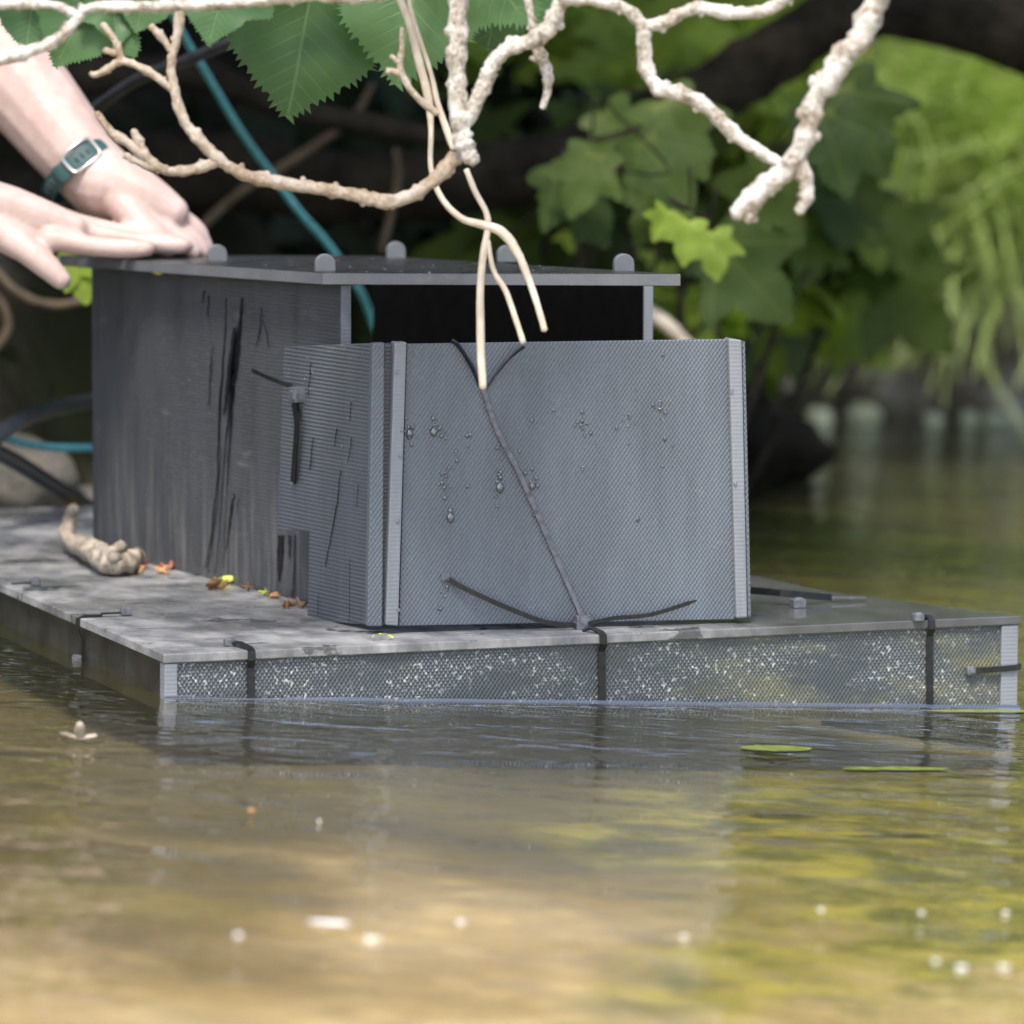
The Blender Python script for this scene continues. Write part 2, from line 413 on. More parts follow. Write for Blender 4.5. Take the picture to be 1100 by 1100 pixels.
    def build(s, name, mat, parent=None, frame=None, smooth=False, bevel=0., label=None, cat=None, group=None, kind=None):
        if parent is not None: fr = FRAME[parent]
        else: fr = frame if frame is not None else Matrix.Identity(4)
        if isinstance(fr, Vector): fr = Matrix.Translation(fr)
        inv = fr.inverted()
        me = bpy.data.meshes.new(name)
        me.from_pydata([tuple(inv @ p) for p in s.v], [], s.f)
        mats = mat if isinstance(mat, list) else [mat]
        for m_ in mats: me.materials.append(m_)
        if len(mats) > 1: me.polygons.foreach_set('material_index', s.mi)
        uvl = me.uv_layers.new(name='UVMap')
        if s.uv:
            for p in me.polygons:
                if p.index in s.uv:
                    for li, c in zip(p.loop_indices, s.uv[p.index]): uvl.data[li].uv = c
        if s.col:
            ca = me.color_attributes.new('leaf', 'FLOAT_COLOR', 'POINT')
            ca.data.foreach_set('color', np.array(s.col, dtype=np.float32).ravel())
        if smooth: me.polygons.foreach_set('use_smooth', [True] * len(me.polygons))
        me.update()
        o = bpy.data.objects.new(name, me); COL.objects.link(o)
        if parent is not None: o.parent = parent; FRAME[o] = fr
        else: o.matrix_world = fr; FRAME[o] = fr
        if bevel:
            b = o.modifiers.new('bevel', 'BEVEL'); b.width = bevel; b.segments = 2; b.limit_method = 'ANGLE'
        return setp(o, label, cat, group, kind)

def smooth_path(pts, sub=6):
    out = []; n = len(pts)
    for i in range(n - 1):
        p0 = pts[max(i - 1, 0)]; p1 = pts[i]; p2 = pts[i + 1]; p3 = pts[min(i + 2, n - 1)]
        for k in range(sub):
            t = k / sub
            out.append(.5 * ((2 * p1) + (p2 - p0) * t + (2 * p0 - 5 * p1 + 4 * p2 - p3) * t * t + (3 * p1 - p0 - 3 * p2 + p3) * t ** 3))
    out.append(pts[-1]); return out
def lerp_list(r, n, sub):
    out = []
    for i in range(n - 1):
        for k in range(sub): out.append(r[i] + (r[i + 1] - r[i]) * k / sub)
    out.append(r[-1]); return out

# ------------------------------------------------------------------ world and sun
world = bpy.data.worlds.new('World'); scene.world = world; world.use_nodes = True
wt = world.node_tree; bg = wt.nodes['Background']
sky = wt.nodes.new('ShaderNodeTexSky'); sky.sky_type = 'NISHITA'; sky.sun_disc = False
SUN_EL, SUN_AZ = math.radians(60), math.radians(196)          # azimuth clockwise from +Y
sky.sun_elevation = SUN_EL; sky.sun_rotation = SUN_AZ
sky.air_density = 1.0; sky.dust_density = 3.0; sky.ozone_density = 1.0
wt.links.new(sky.outputs[0], bg.inputs[0]); bg.inputs[1].default_value = .12
sd = bpy.data.lights.new('sun', 'SUN'); sd.energy = 2.0; sd.angle = math.radians(12); sd.color = (1, .95, .88)
so = bpy.data.objects.new('sun', sd); COL.objects.link(so)
sdir = Vector((math.sin(SUN_AZ) * math.cos(SUN_EL), math.cos(SUN_AZ) * math.cos(SUN_EL), math.sin(SUN_EL)))
so.rotation_euler = sdir.to_track_quat('Z', 'Y').to_euler(); so.location = sdir * 20
scene.view_settings.view_transform = 'Standard'; scene.view_settings.look = 'None'
scene.view_settings.exposure = 1.42; scene.view_settings.gamma = 1

# ------------------------------------------------------------------ terrain and water
SH = []
for _x, _y in ((812, 447), (900, 449), (1000, 450), (1100, 452)):
    _p = hit(_x, _y, Vector((0, 0, 0)), Vector((0, 0, 1))); SH.append((_p.x, _p.y))
print('SHORE', SH)
def shore(x):
    pts = [(-60, 2.), (-3, 4.2), (-1.0, 4.95), (-.55, 5.6), (-.2, 6.3), (.3, 7.0), (.42, 7.6), *SH, (3, 9.2), (60, 14)]
    for (a, b), (c, d) in zip(pts, pts[1:]):
        if x <= c: return b + (d - b) * (x - a) / (c - a)
    return pts[-1][1]
def bank_z(x, y):
    s = y - shore(x) + .10 * noise.noise(Vector((x * 3, y * 3, 0)))
    if s < 0: return max(-.35, -.02 + s * .5)
    steep = .34 * (1 - math.exp(-s / .22))
    z = -.02 + steep + .22 * min(s, 6) + .02 * max(0, s - 6)
    return z + .07 * noise.noise(Vector((x * 2.2, y * 2.2, 1))) + .03 * noise.noise(Vector((x * 9, y * 9, 3)))
def grid(xs, ys, fz):
    m = MB(); vs = [Vector((x, y, fz(x, y))) for y in ys for x in xs]; w = len(xs)
    fs = [[j * w + i, j * w + i + 1, (j + 1) * w + i + 1, (j + 1) * w + i] for j in range(len(ys) - 1) for i in range(w - 1)]
    m.add(vs, fs); return m
def span(a, b, n): return [a + (b - a) * i / n for i in range(n + 1)]
xs = [-60, -30, -12, -6] + span(-3.5, 3.5, 90) + [6, 12, 30, 60]
ys = span(3.0, 11, 110) + [13, 16, 22, 35, 60, 110]
grid(xs, ys, bank_z).build('bank', M['bank'], smooth=True, kind='structure')
def bed_z(x, y): return -.056 + .012 * noise.noise(Vector((x * 1.5, y * 1.5, 5))) + .007 * noise.noise(Vector((x * 6, y * 6, 7)))
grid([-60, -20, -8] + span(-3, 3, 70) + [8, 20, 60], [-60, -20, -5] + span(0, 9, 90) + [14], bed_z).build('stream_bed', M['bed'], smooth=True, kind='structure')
grid([-60, 60], [-60, 14.0], lambda x, y: 0.).build('water', M['water'], kind='structure')

# ------------------------------------------------------------------ raft frame
Zv = Vector((0, 0, 1)); O0 = Vector((0, 0, 0))
WL = hit(173, 752, O0, Zv); WR = hit(1095, 762, O0, Zv)
ud = (WR - WL).normalized(); fn = Vector((ud.y, -ud.x, 0))            # outward normal of the front
T0 = hit(176, 703, WL, fn); T1 = hit(1097, 661.5, WL, fn)
Ru = (T1 - T0).normalized(); Rn_v = Vector((-ud.y, ud.x, 0)); RN = Ru.cross(Rn_v).normalized()
RF = Matrix(((Ru.x, Rn_v.x, RN.x, T0.x), (Ru.y, Rn_v.y, RN.y, T0.y), (Ru.z, Rn_v.z, RN.z, T0.z), (0, 0, 0, 1)))
RL = (T1 - T0).length
def L(u, v, n=0.): return RF @ Vector((u, v, n))
def onraft(x, y, lift=0.): return hit(x, y, T0 + RN * lift, RN)
def uvw(P): return RF.inverted() @ P

raft = thing('raft', RF, 'wide grey plastic raft floating low in the stream, its right end tilted up', 'raft')
PT = .0075
RB = 1.15
c_r = uvw(onraft(868, 640)); 
poly = [(0, .0), (RL, 0), (c_r.x + .03, c_r.y + .02), (c_r.x - .06, RB), (0, RB)]
m = MB(); m.slab([L(u, v) for u, v in poly], PT, RN, Ru); m.build('top_plate', M['raft_top'], raft, bevel=.0008)
# front skirt: mesh panel set back a little under the plate
IN = .004
m = MB(); m.slab([L(.012, IN, -PT - .0005), L(RL - .018, IN, -PT - .0005), L(RL - .018, IN, -.093), L(.012, IN, -.047)], .008, -Rn_v, Ru); m.build('front_skirt', M['skirt'], raft)
for u0, u1 in ((0.001, .0118), (RL - .0178, RL - .002)):
    m = MB(); m.slab([L(u0, IN - .003, -PT - .0005), L(u1, IN - .003, -PT - .0005), L(u1, IN - .003, -.05 - .05 * u1 / RL), L(u0, IN - .003, -.05 - .05 * u0 / RL)], .014, -Rn_v, Ru); m.build('corner_post', M['edge'], raft, bevel=.0008)
m = MB(); m.slab([L(.004, .016, -PT - .0005), L(.004, RB - .01, -PT - .0005), L(.004, RB - .01, -.05), L(.004, .016, -.05)], .008, -Ru, Rn_v); m.build('side_skirt', M['shadeside'], raft)
rr0 = L(RL, 0) - L(0, 0); e0 = Vector((RL - .003, .016, 0)); e1 = Vector((c_r.x + .027, c_r.y + .016, 0))
en = RF.to_3x3() @ (e1 - e0).cross(Vector((0, 0, 1))).normalized()
m = MB(); m.slab([L(e0.x, e0.y, -PT - .0005), L(e1.x, e1.y, -PT - .0005), L(e1.x, e1.y, -.12), L(e0.x, e0.y, -.12)], .008, en); m.build('side_skirt', M['skirt'], raft)
m = MB(); m.slab([L(.014, .014, -PT - .001), L(RL - .06, .014, -PT - .001), L(c_r.x - .02, c_r.y, -PT - .001), L(c_r.x - .09, RB - .02, -PT - .001), L(.014, RB - .02, -PT - .001)], .03, RN); m.build('float_block', M['hose'], raft)

def head(c, ax, ay, az, parent, name='tie_head', k=1.0):
    m = MB(); m.box(c, ax, ay, az, .0045 * k, .0040 * k, .003 * k); m.box(c + ax * .0006 + az * .0032 * k, ax, ay, az, .0028 * k, .0024 * k, .0008); return m.build(name, M['tie_pale'], parent, bevel=.0006)
M['tie_pale'] = simple('worn_nylon', (.07, .075, .085), (.15, .16, .18), 200, .35, .2, .0003)

def front_tie(pxs, headpx, tail=None):
    """strap over the front lip of the raft: pxs top point on plate, then down the skirt"""
    (x0, y0), (x1, yb) = pxs
    a = onraft(x0, y0, .002)
    ua = uvw(hit(x1, 720, L(0, IN), Rn_v)).x
    top = L(ua, .004, .0015); lip = L(ua, -.0018, -.0005); lip2 = L(ua, -.0022, -PT); sk = L(ua, IN - .002, -PT - .007); bot = L(ua + .001, IN - .0025, -.05 - .05 * ua / RL)
    m = MB(); m.strap([a, (a * .5 + top * .5) + RN * .002, top, lip, lip2, sk, bot], [Rn_v, (Rn_v + Ru) * .5, Ru, Ru, Ru, Ru, Ru], .0062, .0016)
    z = m.build('zip_tie', M['tie'], raft)
    h = onraft(headpx[0], headpx[1], .003); head(h, Ru, Rn_v, RN, z)
    if tail:
        mm = MB(); mm.strap(smooth_path([at_raft(*p) for p in tail], 4), Rn_v, .004, .0012); mm.build('tie_tail', M['tie'], z)
def at_raft(x, y, lift=.002): return onraft(x, y, lift)
front_tie(((246, 690), (268, 748)), (247, 690))
front_tie(((628, 676), (645, 745)), (623, 672))
front_tie(((988, 664), (997, 745)), (986, 663))
# tie through the right end of the skirt
h0 = hit(1041, 720, L(0, IN), Rn_v)
m = MB(); m.strap([h0 - Rn_v * .001, h0 + Ru * .012 - Rn_v * .004, L(RL - .006, -.001, uvw(h0).z + .001), L(RL + .002, .004, uvw(h0).z + .001), L(RL + .003, .03, uvw(h0).z)], RN, .005, .0015)
z = m.build('zip_tie', M['tie'], raft); head(h0 - Rn_v * .003, Ru, RN, -Rn_v, z, k=.9)
# tie on the left side of the raft
sl = uvw(onraft(56, 665)).y
m = MB(); m.strap([L(.02, sl, .0015), L(.006, sl, .0015), L(-.0015, sl, -.001), L(-.0018, sl, -PT), L(.002, sl, -.02), L(.001, sl, -.05)], Rn_v, .006, .0016)
z = m.build('zip_tie', M['tie'], raft); head(L(-.002, sl, -.036), Rn_v, RN, -Ru, z)
# small tie heads standing on the left of the plate
for x, y in ((38, 626), (135, 658)):
    c = onraft(x, y, .003); m = MB(); m.strap([c - Ru * .022, c - Ru * .012, c], Rn_v, .004, .0014); z = m.build('zip_tie', M['tie'], raft); head(c + RN * .001, Ru, Rn_v, RN, z)
# tie across the back right of the plate
q0 = onraft(806, 634, .012); q1 = onraft(850, 638, .010); q2 = onraft(893, 642, .004); q3 = onraft(930, 642, .003)
m = MB(); m.strap(smooth_path([q0, q1, q2], 4), RN, .006, .002); z = m.build('zip_tie', M['tie'], raft); head(onraft(857, 648, .004), Ru, Rn_v, RN, z, k=1.3)
mm = MB(); mm.strap(smooth_path([q2, q3], 3), Rn_v, .004, .0012); mm.build('tie_tail', M['tie_pale'], z)

# meniscus where the water climbs the front of the raft
m = MB(); vs = []; fs = []; NS = 60; NC = 7
for i in range(NS + 1):
    u = RL * i / NS
    p = L(u, IN - .003, 0); q = L(u, IN - .003, -.12); k = p.z / (p.z - q.z); b = p.lerp(q, k)   # at water level
    hgt = .0036 + .0010 * noise.noise(Vector((u * 22, 0, 0)))
    for x_, z_ in ((0, .0058), (.0006, .0048), (.0013, .0037), (.0019, .0029), (.0027, .0019), (.0038, .0010), (.0052, .0003), (.0068, -.0002)):
        vs.append(b + fn * (x_ * hgt / .0058) + Zv * (z_ * hgt / .0058))
for i in range(NS):
    for j in range(NC): a = i * (NC + 1) + j; fs.append([a, a + NC + 1, a + NC + 2, a + 1])
m.add(vs, fs); m.build('water_edge', M['edgewater'], smooth=True, kind='structure')

# ------------------------------------------------------------------ tunnel box
wa = onraft(100, 591); wb = onraft(330, 647)
wd = (wa - wb).normalized()                        # towards the back
wn = wd.cross(RN).normalized()
if wn.dot(CAM - wa) < 0: wn = -wn                  # outward (left) normal of the left wall
def onwall(x, y, lift=0.): return hit(x, y, wa + wn * lift, wn)
def loc(P): d = P - wa; return d.dot(wd), d.dot(RN)
s_front = loc(onwall(366, 330))[0]; s_back = loc(onwall(99, 440))[0]
H = loc(onwall(366, 306))[1]; HB = loc(onwall(100, 287))[1]
def W(s, h, o=0.): return wa + wd * s + RN * h - wn * o
BW = .2
for k in range(200):
    if proj(W(s_front, H, BW))[0] >= 701: break
    BW += .001
box = thing('tunnel_box', Matrix.Translation(W(s_front, 0)) @ RF.to_3x3().to_4x4(), 'dark grey plastic tunnel box with a flat overhanging roof, standing on the raft', 'box')
TW = .0095
m = MB(); m.slab([W(s_back, .0004), W(s_front, .0004), W(s_front, H), W(s_back, HB)], TW, wn, -wd); m.build('side_wall', M['wall'], box, bevel=.0007)
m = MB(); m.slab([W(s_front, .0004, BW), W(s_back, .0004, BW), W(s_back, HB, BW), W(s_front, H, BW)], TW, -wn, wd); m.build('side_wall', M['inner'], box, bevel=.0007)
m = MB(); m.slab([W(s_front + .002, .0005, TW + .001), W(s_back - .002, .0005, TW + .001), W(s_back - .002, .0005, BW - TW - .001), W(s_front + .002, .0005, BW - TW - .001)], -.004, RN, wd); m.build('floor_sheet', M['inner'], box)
for o0, h_ in ((0, H), (BW - TW, H)):
    m = MB(); m.slab([W(s_front - .0012, .001, o0 + .0002), W(s_front - .0012, .001, o0 + TW - .0002), W(s_front - .0012, h_ - .0006, o0 + TW - .0002), W(s_front - .0012, h_ - .0006, o0 + .0002)], .001, -wd if (-wd).dot(CAM - wa) > 0 else wd, wn); m.build('end_strip', M['edge'], box)
# roof
rp = W(s_front, H + .0004)
nrm_roof = (W(s_back, HB) - W(s_front, H)).cross(wn).normalized()
if nrm_roof.z < 0: nrm_roof = -nrm_roof
def onroof(x, y, lift=0.): return hit(x, y, rp + nrm_roof * lift, nrm_roof)
RT = .0105
FLc = onroof(347, 306, 0); FRc = onroof(731, 307.5, 0)
ddr = (W(s_back, HB) - W(s_front, H)).normalized(); rl = abs(s_back - s_front) + .035
up = nrm_roof * RT
m = MB(); m.slab([FLc + up, FRc + up, FRc + ddr * rl + up, FLc + ddr * rl + up], RT, nrm_roof, (FRc - FLc)); roof = m.build('roof', M['roofm'], box, bevel=.001)
_f = (FRc - FLc).normalized(); _fo = _f.cross(nrm_roof).normalized(); _fo = _fo if _fo.dot(CAM - FLc) > 0 else -_fo
m = MB(); m.slab([FLc + _fo * .0012 + nrm_roof * .0006, FRc + _fo * .0012 + nrm_roof * .0006, FRc + _fo * .0012 + up * .93, FLc + _fo * .0012 + up * .93], .0012, _fo, _f); m.build('lit_edge_band', M['edgeh'], roof)  # added strip paints the better lit front edge lighter than the top
_lo = ddr.cross(nrm_roof).normalized(); _lo = _lo if _lo.dot(-_f) > 0 else -_lo
a_ = FLc + _lo * .0012; b_ = FLc + ddr * rl + _lo * .0012
m = MB(); m.slab([a_ + nrm_roof * .0006, b_ + nrm_roof * .0006, b_ + up * .93, a_ + up * .93], .0012, _lo, ddr); m.build('lit_edge_band', M['edgeh'], roof)  # same lighter strip added along the left edge
def roof_tab(x, y):
    c = onroof(x, y, RT - .001); m = MB(); pr = []
    r = .0088; hh = .0072
    for a in [(-r, 0)] + [(r * math.cos(math.pi - t), hh + r * .95 * math.sin(math.pi - t)) for t in span(0, math.pi, 10)] + [(r, 0)]: pr.append(c + wd * 0 + (-wn * .96 + -wd * .28).normalized() * a[0] + nrm_roof * a[1])
    m.slab(pr, .0085, -wd + wn * .3); return m.build('roof_tab', M['edgeh'], roof, bevel=.0008)
for x, y in ((234, 281), (350, 292), (671, 292)): roof_tab(x, y)
for x, y in ((426, 277.5), (545, 282)): roof_tab(x, y)

# entrance guard
ga = onraft(404, 681); gb = onraft(806, 669)
ge = (gb - ga).normalized(); gn = ge.cross(RN).normalized()
if gn.dot(CAM - ga) < 0: gn = -gn
def ong(x, y, lift=0.): return hit(x, y, ga + gn * lift, gn)
m = MB(); m.slab([ong(437, 369.5), ong(781, 364.5), ong(789.5, 665.5), ong(428.5, 672.5)], .006, gn, ge); fp = m.build('front_panel', M['weave'], box, bevel=.0007)
m = MB(); m.slab([ong(424, 367.5, .006), ong(437, 367.5, .006), ong(428, 672.5, .006), ong(414.5, 671.5, .006)], .014, gn, ge); m.build('edge_strip', M['edge'], box, bevel=.0012)
m = MB(); m.slab([ong(783, 363.5, .006), ong(797, 365.5, .006), ong(803, 663.5, .006), ong(791, 664.5, .006)], .014, gn, ge); es = m.build('edge_strip', M['edge'], box, bevel=.0012)
m = MB(); m.slab([ong(797.3, 366, .003), ong(800.5, 367, .003), ong(807, 662, .003), ong(803.3, 663.5, .003)], .05, gn, ge); m.build('side_panel', M['weave'], box, bevel=.0006)
# dark recess rib between the strips, then the outer strip
m = MB(); m.slab([ong(414, 369, -.004), ong(424.5, 368.5, -.004), ong(415, 671, -.004), ong(405, 671, -.004)], .006, gn, ge); m.build('inner_rib', M['rib'], box)
m = MB(); m.slab([ong(400, 368.5, .003), ong(413.5, 368, .003), ong(411, 673, .003), ong(394.5, 673, .003)], .010, gn, ge); m.build('edge_strip', M['weave'], box, bevel=.0012)
# side panel of the guard, running back along the box
sa = onraft(396, 678) ; sn = wn
def ons(x, y, lift=0.): return hit(x, y, sa + sn * lift, sn)
m = MB(); m.slab([ons(305, 372.5), ons(399, 368.5), ons(395, 671), ons(330, 667), ons(332.5, 570), ons(298, 569.5)], .006, sn, -wd); sp = m.build('side_panel', M['rib'], box, bevel=.0006)

# diagonal tie across the front panel, with its V at the top
def gpt(x, y, l=.0022): return ong(x, y, l)
m = MB(); m.strap(smooth_path([gpt(519, 418), gpt(534, 462), gpt(556, 505), gpt(577, 552), gpt(600, 605), gpt(622, 655), gpt(627, 668, .004)], 4), ge, .0038, .0013)
zt = m.build('zip_tie', M['tie_pale'], box)
m = MB(); m.strap(smooth_path([gpt(485, 366, .001), gpt(493, 372, .003), gpt(507, 394, .003), gpt(519, 417, .003), gpt(534, 400, .004), gpt(550, 382, .006), gpt(563, 372, .008)], 4), gn * .6 + RN * .5, .0045, .0013); m.build('tie_loop', M['tie'], zt)
head(gpt(626, 668, .006), ge, RN, gn, zt, k=1.4)
m = MB(); m.strap(smooth_path([gpt(478, 620, 0), gpt(495, 630, .006), gpt(520, 642, .009), gpt(550, 655, .010), gpt(585, 668, .012), gpt(618, 672, .012)], 4), RN, .0042, .0014); z2 = m.build('zip_tie', M['tie'], box)
m = MB(); m.strap(smooth_path([gpt(632, 670, .012), gpt(660, 664, .010), gpt(700, 660, .009), gpt(748, 645, .010)], 4), RN, [.0035] * 12 + [.0012], .0012); m.build('tie_tail', M['tie'], z2)
head(gpt(478, 620, .001), ge, RN, gn, z2, k=.75)
# tie through the side panel
m = MB(); m.strap(smooth_path([ons(316, 432, .002), ons(319, 455, .005), ons(317, 488, .005), ons(315, 518, .003)], 4), -wd, .008, .0014); z3 = m.build('zip_tie', M['tie'], box)
head(ons(319, 424, .004), -wd, RN, sn, z3, k=1.6)
m = MB(); m.strap(smooth_path([ons(313, 415, .005), ons(296, 409, .010), ons(271, 398, .012)], 4), RN, .0035, .0012); m.build('tie_tail', M['tie'], z3)

# water drops on the panels and wet runs on the wall
def drops(spec, fn_, n, parent):
    m = MB(); r = random.Random(3)
    for (x, y, sx, sy, k) in spec:
        for i in range(k):
            px, py = x + r.gauss(0, sx), y + r.gauss(0, sy); rad = r.choice((.7, .9, 1.2, 1.6)) * .001
            c = fn_(px, py, .0004); m.blob(c, rad, rad * r.uniform(1., 1.5), rad * .6, (ge, RN, n), 8, 5)
    return m
m = drops([(440, 462, 4, 6, 16), (468, 461, 5, 5, 18), (478, 515, 6, 10, 26), (537, 512, 3, 14, 20), (572, 515, 4, 5, 12), (627, 458, 4, 3, 7), (675, 450, 5, 4, 10), (712, 440, 5, 6, 14),
           (650, 500, 90, 60, 30), (476, 632, 4, 8, 12), (500, 480, 10, 12, 8), (590, 500, 50, 40, 12)], ong, gn, fp)
for x, y, r_ in ((484, 556, .0034), (537, 524, .0034), (572, 522, .0026), (466, 464, .003), (440, 466, .003), (484, 549, .002)):
    m.blob(ong(x, y, .0005), r_, r_ * 1.35, r_ * .6, (ge, RN, gn), 12, 8)
m.build('water_drops', M['drop'], fp, smooth=True, kind='stuff')
m = drops([(334, 405, 3, 10, 14), (352, 500, 3, 10, 10), (370, 498, 3, 8, 8), (349, 612, 1, 2, 3), (315, 518, 2, 2, 5), (378, 440, 6, 30, 10)], ons, sn, sp)
m.build('water_drops', M['drop'], sp, smooth=True, kind='stuff')
m = MB()
for (x, y) in ((430, 490), (432, 462), (427, 560), (428, 655), (426, 400), (786, 420), (790, 520)): m.blob(ong(x, y, .0065), .0016, .002, .001, (ge, RN, gn), 8, 5)
m.build('water_drops', M['drop'], fp, smooth=True, kind='stuff')
m = MB(); rr_ = random.Random(5)
for i in range(26):
    t_ = rr_.random(); P = FLc.lerp(FRc, .03 + .94 * t_) + nrm_roof * (RT * rr_.uniform(.1, 1.)) ; rad = rr_.choice((.8, 1., 1.8)) * .001
    fe = (FRc - FLc).normalized(); m.blob(P, rad, rad * 1.2, rad * .6, (fe, nrm_roof, nrm_roof.cross(fe) * -1), 8, 5)
for i in range(60):
    P = FLc.lerp(FRc, rr_.random()) + ddr * (rl * rr_.random() * .9) + up; rad = rr_.choice((.8, 1., 1.6)) * .001; m.blob(P, rad, rad, rad * .6, (fe, ddr, nrm_roof), 8, 5)
m.build('water_drops', M['drop'], roof, smooth=True, kind='stuff')

def streak(pts, fn_, widths, m, lift=.0006, seed=0):
    P = smooth_path([Vector((x, y, 0)) for x, y in pts], 8); wl = lerp_list(widths, len(widths), 8)
    vs = []; fs = []
    for i, p in enumerate(P):
        w = .75 * wl[i] * (1 + .5 * noise.noise(Vector((i * .6, seed, 0)))); j = 1.1 * noise.noise(Vector((i * .45, seed + 9, 0)))
        vs += [fn_(p.x - w + j, p.y, lift), fn_(p.x + w + j, p.y, lift)]
    for i in range(len(P) - 1): fs.append([2 * i, 2 * i + 1, 2 * i + 3, 2 * i + 2])
    m.add(vs, fs)
m = MB(); k = 0
for pts, wd_ in ((((243, 320), (241, 370), (236, 440), (233, 520), (224, 615)), (.8, 1.2, 2.2, .7, .7)),
                 (((260, 320), (258, 345), (253, 385), (249, 420), (243, 470), (236, 560), (231, 616)), (1.5, 2.5, 6, 3.5, 1, .8, .6)),
                 (((252, 352), (247, 400), (243, 430), (240, 446)), (2.5, 5, 3, .8)),
                 (((228, 370), (226, 400), (224, 436)), (.6, 1.3, .6)), (((219, 312), (218, 326)), (1.6, .8)), (((224, 318), (223, 340)), (1.4, .6)),
                 (((251, 415), (249, 440), (243, 530), (240, 610)), (1.6, 2, .8, .6)), (((237, 480), (231, 560), (218, 614)), (.7, .9, .7)),
                 (((252, 530), (249, 545), (246, 570), (243, 590)), (.8, 2, 1.2, .6)), (((256, 535), (254, 552)), (.7, .5)),
                 (((281, 330), (279, 355), (275, 372)), (.6, 1.2, .6)), (((282, 345), (287, 360), (288, 374)), (.5, 1., .6)), (((234, 505), (228, 560), (222, 610)), (.5, .6, .6)),
                 (((302, 575), (301, 600), (300, 625)), (4.5, 5, 1)), (((311, 575), (311, 600)), (2, 1)), (((317, 575), (316, 610), (314, 642)), (1, 1.6, 1.4))):
    streak(pts, onwall, wd_, m, .0006 + .0004 * (k % 4), k); k += 1
m.build('wet_streaks', M['wet'], box, kind='stuff')
m = MB()
for pts, wd_ in ((((366, 505), (362, 540), (355, 580), (349, 610)), (.7, 1., 1., .7)), (((385, 520), (383, 545)), (.6, .6)), (((377, 432), (376, 452)), (.9, .7)), (((362, 460), (359, 480)), (1.4, .8)),
                 (((376, 600), (375, 668)), (.5, .6)), (((342, 640), (341, 662)), (.5, .6)), (((378, 470), (374, 495)), (1., .6)), (((336, 470), (333, 505)), (1., 1.2)), (((334, 390), (331, 425)), (1., .8))):
    streak(pts, ons, wd_, m, .0006 + .0004 * (k % 4), k); k += 1
m.build('wet_streaks', M['wet'], sp, kind='stuff')
m = MB()
for pts, wd_ in ((((490, 400), (487, 460), (484, 520), (482, 600)), (5, 7, 6, 4)), (((497, 630), (495, 668)), (5, 7))):
    streak(pts, ong, wd_, m, .0006 + .0004 * (k % 4), k); k += 1

# ------------------------------------------------------------------ things lying on the raft
def px_tube(name, pts, Yfun, rpx, mat, sides=10, sub=5, wob=.25, **kw):
    P = [Yfun(x, y) for x, y in pts]; mm_ = (P[0] - CAM).length / FPX
    R = [r * mm_ for r in rpx]
    P2 = smooth_path(P, sub); R2 = lerp_list(R, len(R), sub)
    m = MB(); m.tube(P2, R2, sides, True, wob); return m.build(name, mat, frame=P[0], smooth=True, **kw)
m = MB()
P = [onraft(79, 548, .030), onraft(74, 562, .026), onraft(72, 577, .016), onraft(88, 588, .013), onraft(106, 600, .013), onraft(122, 607, .011), onraft(136, 604, .012), onraft(146, 598, .012)]
R = [.006, .006, .007, .0085, .009, .009, .0085, .0078]
m.tube(smooth_path(P, 8), [q * (1 + .18 * math.sin(i_ * .9) * math.sin(i_ * .37)) for i_, q in enumerate(lerp_list(R, len(R), 8))], 14, True, .5)
P = [onraft(112, 600, .016), onraft(125, 590, .024), onraft(132, 586, .028)]
m.tube(smooth_path(P, 4), lerp_list([.007, .006, .005], 3, 4), 8, True, .4)
P = [onraft(98, 585, .016), onraft(112, 592, .020), onraft(124, 600, .018)]
m.tube(smooth_path(P, 4), lerp_list([.007, .007, .006], 3, 4), 8, True, .3)
st = m.build('stick', M['stickm'], frame=P[0], smooth=True, label='short knobbly stick with an orange cut end lying on the raft against the box', cat='stick')
c = onraft(146, 598, .012); dd = (onraft(146, 598, .012) - onraft(136, 604, .012)).normalized()
m = MB(); m.tube([c + dd * .004, c + dd * .0075], [.0078, .0074], 12); m.build('cut_end', M['stickend'], st, smooth=True)

def scrap(x, y, size, mat, name, label, cat, group=None, seed=0, n=5, spread=1.):
    r = random.Random(seed); m = MB(); c0 = onraft(x, y, .003)
    for i in range(n):
        c = c0 + Ru * r.gauss(0, size * spread) + Rn_v * r.gauss(0, size * .5) + RN * r.uniform(0, size * .4)
        a = Vector((r.gauss(0, 1), r.gauss(0, 1), r.gauss(0, .5))).normalized(); b = a.cross(Vector((r.gauss(0, 1), r.gauss(0, 1), r.gauss(0, 1)))).normalized(); d = a.cross(b)
        m.blob(c, size * r.uniform(.6, 1.3), size * r.uniform(.3, .6), size * .14, (a, b, d), 8, 5, .6, i + seed)
    return m.build(name, mat, frame=c0, smooth=True, label=label, cat=cat, group=group)
scrap(150, 607, .006, M['red'], 'bud_scale', 'reddish bud scrap beside the cut end of the stick', 'plant debris', 'plant scraps along the foot of the box', 1)
scrap(180, 609, .006, M['red'], 'bud_scale', 'red bud scrap at the foot of the wall, right of the stick', 'plant debris', 'plant scraps along the foot of the box', 2)
scrap(172, 613, .006, M['orange'], 'dry_leaf', 'thin orange dry leaf flat against the foot of the wall', 'plant debris', 'plant scraps along the foot of the box', 3, 4, 1.6)
scrap(228, 630, .008, M['brownleaf'], 'dry_leaf', 'long brown dry leaf scrap below the wet streaks', 'plant debris', 'plant scraps along the foot of the box', 4, 6, 1.3)
scrap(252, 623, .006, M['yellowbud'], 'flower_scrap', 'yellow flower scrap standing on the brown leaf by the wall', 'plant debris', 'plant scraps along the foot of the box', 5, 6)
